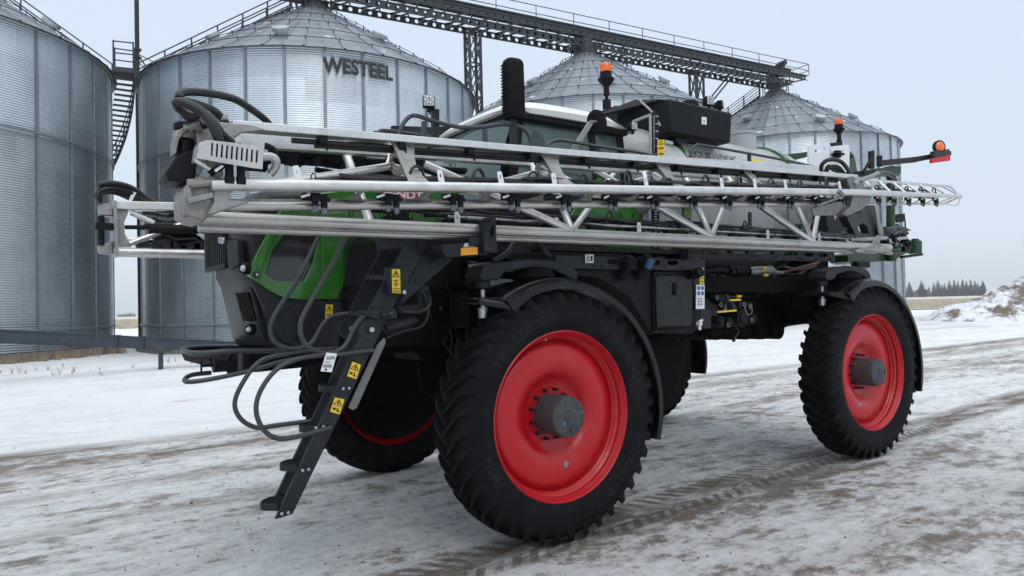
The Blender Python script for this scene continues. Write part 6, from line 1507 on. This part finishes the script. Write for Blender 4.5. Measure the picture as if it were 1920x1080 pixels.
hs([(330, 197, -.42), (336, 192, -.44), (352, 196, -.46), (378, 210, -.48), (396, 232, -.50), (408, 256, -.50), (414, 270, -.48)], .026)
hs([(330, 199, -.42), (340, 208, -.40), (362, 218, -.40), (384, 212, -.44), (402, 230, -.47), (416, 250, -.47), (436, 268, -.44)], .020)
hs([(343, 212, -.36), (352, 222, -.36), (372, 226, -.36), (384, 238, -.40)], .016)
q = MB()
for x, y in ((404, 238), (390, 222)): pass
# ---- right end: hinge casting, lift arm, gussets
q = MB(); Yh = -.42
pl(q, Yh, .10, (1588, 333), (1600, 330), (1618, 345), (1634, 366), (1632, 380), (1612, 396), (1588, 405), (1580, 400), (1596, 386), (1600, 366), (1594, 350)); pl(q, -.38, .02, (1522, 390), (1560, 380), (1600, 372), (1614, 380), (1590, 396), (1560, 404), (1526, 404)); q.bar(P(1572, 357, Y=-.49), P(1582, 368, Y=-.49), .02, .05); q.bar(P(1582, 368, Y=-.49), P(1532, 386, Y=-.47), .02, .02)
q.build('hinge_casting', mat('stained_casting', (.20, .20, .195), .45, .7, var=.3, vs=14, dirt=(.08, .075, .07), damt=.6, ds=8), outer, bevel=.008)
q = MB(); q.cyl(P(1612, 340, Y=-.35), P(1646, 325, Y=-.30), .024, 12); q.cyl(P(1596, 345, Y=-.38), P(1614, 338, Y=-.35), .014, 10); q.cyl(P(1598, 346, Y=-.40), P(1606, 342, Y=-.40), .036, 12); q.build('hinge_cylinder', cast, outer)
q = MB(); q.hose([P(1646, 325, Y=-.2), P(1660, 322, Y=.1), P(1675, 328, Y=.3), P(1682, 342, Y=.3)], .014, 8); q.hose([P(1640, 332, Y=0), P(1662, 328, Y=.2), P(1678, 336, Y=.3)], .012, 8); q.hose([P(1600, 346, Y=-.4), P(1584, 340, Y=-.3), P(1572, 330, Y=-.2), P(1560, 325, Y=-.1)], .012, 8); q.build('hinge_hoses', hosem, outer)
hs([(1541, 327, .10), (1540, 312, .05), (1548, 302, 0), (1562, 299, -.05), (1578, 304, -.1), (1590, 318, -.15), (1598, 330, -.2)], .022)
q = MB(); rn = random.Random(6)
for k in range(9): q.hose([P(1546+rn.uniform(-3, 6), 324+rn.uniform(-3, 6), Y=.05), P(1552+rn.uniform(-3, 6), 311+rn.uniform(-2, 5), Y=0), P(1568+rn.uniform(-5, 6), 314+rn.uniform(-4, 8), Y=-.05), P(1584+rn.uniform(-4, 5), 328+rn.uniform(-4, 6), Y=-.1)], rn.uniform(.008, .014), 7)
q.build('hose_knot', hosem, outer)
arm = MB()
arm.plate([Q(.25, (1574, 376), (1600, 370), (1624, 374), (1636, 384), (1660, 436), (1670, 460), (1618, 460), (1604, 440), (1590, 412)), Q(.25, (1590, 388), (1600, 384), (1612, 390), (1614, 398), (1600, 402), (1592, 396)), Q(.25, (1608, 424), (1618, 418), (1626, 424), (1630, 438), (1616, 438), (1610, 432))], (0, .10, 0)); arm.build('lift_arm', mat('weathered_alloy', (.055, .055, .055), .5, .5, var=.2, vs=8), root, bevel=.008)
q = MB(); pl(q, -.06, .05, (1632, 460), (1648, 456), (1664, 462), (1676, 474), (1674, 478), (1650, 473), (1612, 474), (1600, 470)); pl(q, .2, .02, (1640, 382), (1660, 440), (1664, 455), (1656, 455), (1648, 436)); q.plate([[P(1637, 450, Y=-.04), P(1648, 440, Y=-.04), P(1652, 445, Y=-.04), P(1650, 460, Y=-.04), P(1637, 458, Y=-.04)]], (0, .02, 0)); q.build('end_gusset', cast, inner, bevel=.006)
q = MB(); pl(q, 1.0, .04, (1535, 395), (1560, 392), (1568, 420), (1576, 400), (1590, 400), (1580, 440), (1592, 460), (1575, 460), (1568, 445), (1560, 460), (1540, 460), (1554, 430)); q.build('rear_cross_plate', framem, root)
q = MB(); pl(q, 1.25, .5, (1538, 340), (1592, 340), (1592, 460), (1538, 460)); q.build('clean_water_tank', violet, root, bevel=.03)
q = MB(); q.bb((4.7, .8, 2.1), (5.1, 2.64, 3.2)); q.build('rear_bulkhead', dark, root, bevel=.02)
q = MB(); pl(q, .62, .04, (1480, 386), (1524, 386), (1524, 418), (1480, 420)); q.build('side_box', cast, root)

# ---- rear mast, green frames, signal arm
def rm_(name, m, fn, bevel=.008): q = MB(); fn(q); return q.build(name, m, root, bevel=bevel)
rm_('rear_mast', dgreen, lambda q: (q.cyl(P(1670, 445, Y=.55), P(1670, 318, Y=.55), .055, 20), q.cyl(P(1670, 330, Y=.55), P(1670, 314, Y=.55), .10, 20), pl(q, .45, .2, (1640, 316), (1690, 312), (1690, 326), (1660, 330), (1640, 326))))
rm_('upper_green_frame', dgreen, lambda q: (pl(q, 1.5, .10, (1455, 298), (1470, 290), (1515, 284), (1516, 294), (1490, 300), (1458, 304)), pl(q, 1.5, .1, (1590, 280), (1600, 288), (1604, 300), (1608, 322), (1590, 322)), pl(q, 1.5, .06, (1540, 296), (1600, 290), (1600, 298), (1540, 304))))
rm_('rear_linkage', dgreen, lambda q: (pl(q, .55, .25, (1590, 478), (1606, 474), (1668, 472), (1680, 462), (1690, 452), (1712, 450), (1714, 472), (1690, 478), (1680, 488), (1600, 494), (1590, 490)), q.cyl(P(1716, 452, Y=.55), P(1716, 476, Y=.55), .085, 20), q.cyl(P(1716, 448, Y=.55), P(1716, 452, Y=.55), .05, 16), q.cyl(P(1672, 470, Y=.5), P(1672, 490, Y=.5), .06, 16)), .006)
rm_('rear_step_bar', blackp, lambda q: (q.bar(P(1690, 482, Y=.45), P(1728, 477, Y=.45), .05, .035),))
rm_('rear_bracket', blackp, lambda q: (pl(q, .5, .1, (1605, 490), (1632, 490), (1632, 502), (1612, 500)),))
rm_('rear_hose_bank', hosem, lambda q: [q.hose([P(1640+rn.uniform(0, 10), 425+rn.uniform(0, 16), Y=.3), P(1660, 432+rn.uniform(-6, 14), Y=.2), P(1680+rn.uniform(0, 8), 430+rn.uniform(-6, 16), Y=.25), P(1694+rn.uniform(0, 8), 438+rn.uniform(-8, 20), Y=.3)], rn.uniform(.012, .024), 7) for k in range(14)], 0)
q = MB(); rn = random.Random(77)
for k in range(16): c = P(rn.uniform(1650, 1705), rn.uniform(445, 468), Y=.2); q.box(c, (rn.uniform(.03, .10), .05, rn.uniform(.02, .07)))
for k in range(10): x, y = rn.uniform(1655, 1702), rn.uniform(446, 462); q.hose([P(x, y, Y=.2), P(x+3, y-8, Y=.15), P(x+8, y-4, Y=.15), P(x+9, y+6, Y=.2)], .010, 6)
q.build('rear_valves', blackp, root)
rm_('rear_pipe', steelm, lambda q: (q.cyl(P(1594, 450, Y=.1), P(1662, 446, Y=.1), .020, 12), q.cyl(P(1680, 448, Y=.1), P(1700, 446, Y=.1), .018, 10)), 0)
rm_('rear_lamp_bracket', blackp, lambda q: (pl(q, .6, .08, (1680, 402), (1697, 400), (1698, 414), (1681, 416)), q.tube([P(1681, 416, Y=.6), P(1697, 414, Y=.6), P(1698, 440, Y=.6)], .012, 6), pl(q, .6, .05, (1684, 420), (1710, 432), (1684, 432))))
rm_('rear_lamp_bracket', blackp, lambda q: (pl(q, .3, .04, (1633, 283), (1640, 281), (1640, 316), (1633, 316)), q.bar(P(1618, 324, Y=.3), P(1634, 296, Y=.3), .03, .03), pl(q, .3, .1, (1592, 322), (1620, 320), (1624, 330), (1592, 332))))
sg = rm_('signal_arm', framem, lambda q: (q.cyl(P(1649, 292, Y=.35), P(1649, 312, Y=.35), .035, 14), q.bar(P(1650, 306, Y=.35), P(1718, 299, Y=.30), .03, .075), q.bar(P(1716, 299, Y=.30), P(1782, 287, Y=.20), .03, .07), pl(q, .16, .06, (1752, 283), (1780, 279), (1781, 290), (1752, 294))))
q = MB(); c = P(1762, 275, Y=.18); ax = V(-.5, -1, 0).normalized(); q.lathe([(0, -.04), (.085, -.04), (.092, 0), (.075, .015), (.070, .008)], c, ax, 24); q.box(c+V(.03, .03, -.10), (.16, .06, .05)); q.build('signal_housing', blackp, sg, bevel=.004)
q = MB(); q.lathe([(.072, .004), (.06, .018), (.03, .026), (0, .028)], c, ax, 24); q.build('signal_lens', orange, sg)
q = MB(); pl(q, .14, .03, (1747, 297), (1782, 290), (1782, 301), (1747, 306)); q.build('red_reflector', redl, sg, bevel=.002)
for pts, hole in (((1517, 273), (1555, 267), (1558, 275), (1558, 315), (1517, 315)), [(1524, 282), (1548, 276), (1548, 281), (1525, 287)]), (((1556, 275), (1590, 271), (1593, 276), (1593, 322), (1556, 322)), [(1561, 288), (1582, 281), (1582, 286), (1561, 293)]):
    q = MB(); pl(q, 1.2, .03, *pts, holes=[hole]); bolts(q, 1.2, .008, (pts[0][0]+14, 290), (pts[0][0]+22, 289)); q.build('white_board', whitepl, root, bevel=.004)
rm_('roof_sensor', blackp, lambda q: (pl(q, 1.45, .1, (1556, 268), (1580, 266), (1580, 276), (1556, 277)), q.cyl(P(1570, 283, Y=1.15), P(1570, 296, Y=1.15), .05, 12), q.cyl(P(1570, 289, Y=1.15), P(1570, 291, Y=1.15), .10, 16)))
# ---------------------------------------------------------------- far boom (its front end shows at the left)
YB = 3.75
fa = lambda x, y: P(x, y, Y=YB)
q = MB(); q.bar(fa(210, 385), fa(520, 393), .09, .085); far = q.build('far_boom_section', alu, root, bevel=.008, smooth_ang=0)
q = MB(); q.tube([fa(213, 472), fa(520, 478)], .045, 14); q.bar(fa(213, 478)+V(0, .03, 0), fa(520, 484)+V(0, .03, 0), .06, .03); q.build('lower_chord', alu, far)
q = MB(); q.plate([[fa(214, 392), fa(240, 390), (fa(240, 400)), fa(233, 416), fa(234, 438), fa(246, 463), fa(217, 463)]], (0, .03, 0)); q.build('end_web', cast, far, bevel=.004)
q = MB(); q.bar(fa(214, 378), fa(218, 482), .16, .03, up=(1, 0, 0)); q.build('end_plate', cast, far)
for a, b in (((245, 398), (288, 418)), ((243, 457), (345, 418)), ((345, 418), (420, 470))): q = MB(); q.tube([fa(*a), fa(*b)], .030, 12); q.build('truss_tube', alu, far)
q = MB(); q.mark(); q.plate([[fa(185, 382), fa(212, 380), fa(212, 405), fa(186, 404)]], (0, .16, 0)); q.mark(); q.plate([[fa(184, 458), fa(212, 452), fa(212, 476), fa(186, 474)]], (0, .16, 0)); q.build_each('end_fork', cast, far, bevel=.012)
q = MB(); q.bar(fa(178, 424), fa(212, 426), .10, .07); q.cyl(fa(190, 405), fa(190, 460), .03, 10); q.cyl(fa(234, 426), fa(280, 426), .022, 10); q.cyl(fa(278, 430), fa(400, 430), .055, 14); q.build('fold_cylinder', blackp, far, bevel=.006)
for pts in ([(184, 352, 3.7), (190, 345, 3.7), (215, 344, 3.7), (245, 352, 3.75), (270, 368, 3.8), (290, 380, 3.8)], [(184, 372, 3.7), (186, 360, 3.7), (205, 354, 3.7), (235, 358, 3.75), (260, 370, 3.8), (285, 384, 3.8)], [(186, 380, 3.75), (190, 362, 3.75), (215, 360, 3.75), (245, 372, 3.8), (262, 382, 3.8)]): hs(pts, .030)
q = MB(); q.plate([[fa(240, 378), fa(252, 352), fa(257, 352), fa(258, 357), fa(247, 378)]], (0, .01, 0)); q.build('mounting_tab', whi, far, smooth_ang=0)
q = MB(); rn = random.Random(14)
for k in range(34):
    x0 = rn.uniform(250, 400); y0 = rn.uniform(395, 466) if k > 8 else rn.uniform(395, 405); L = rn.uniform(30, 110); Y = YB+rn.uniform(.05, .25)
    q.hose([P(x0+L*i/4, y0+rn.uniform(-5, 5), Y=Y) for i in range(5)], rn.uniform(.010, .026), 6, 3)
for k in range(22): c = P(rn.uniform(260, 410), rn.uniform(440, 466), Y=YB+.1); q.box(c, (rn.uniform(.06, .2), .08, rn.uniform(.04, .11)))
q.build('hose_bundle', hosem, far)
q = MB(); q.tube([P(240, 452, Y=YB+.6), P(560, 460, Y=YB+.6)], .05, 10); q.tube([P(240, 390, Y=YB+.7), P(560, 392, Y=YB+.7)], .045, 10); q.build('rear_chord', alu, far)

# ---------------------------------------------------------------- winter air
hm = bpy.data.materials.new('haze'); hm.use_nodes = True; n = hm.node_tree; n.nodes.clear()
o = n.nodes.new('ShaderNodeOutputMaterial'); pv_ = n.nodes.new('ShaderNodeVolumePrincipled'); pv_.inputs['Density'].default_value = .0004; pv_.inputs['Color'].default_value = (.97, .985, 1, 1); pv_.inputs['Anisotropy'].default_value = 0
n.links.new(pv_.outputs[0], o.inputs['Volume'])
hz = MB(); hz.bb((-1260, -1260, -1.6), (1560, 1560, 30)); ho_ = hz.build('haze', hm, None, smooth_ang=0)
tag(ho_, 'thin cold winter haze over the yard and fields', 'haze', kind='stuff')
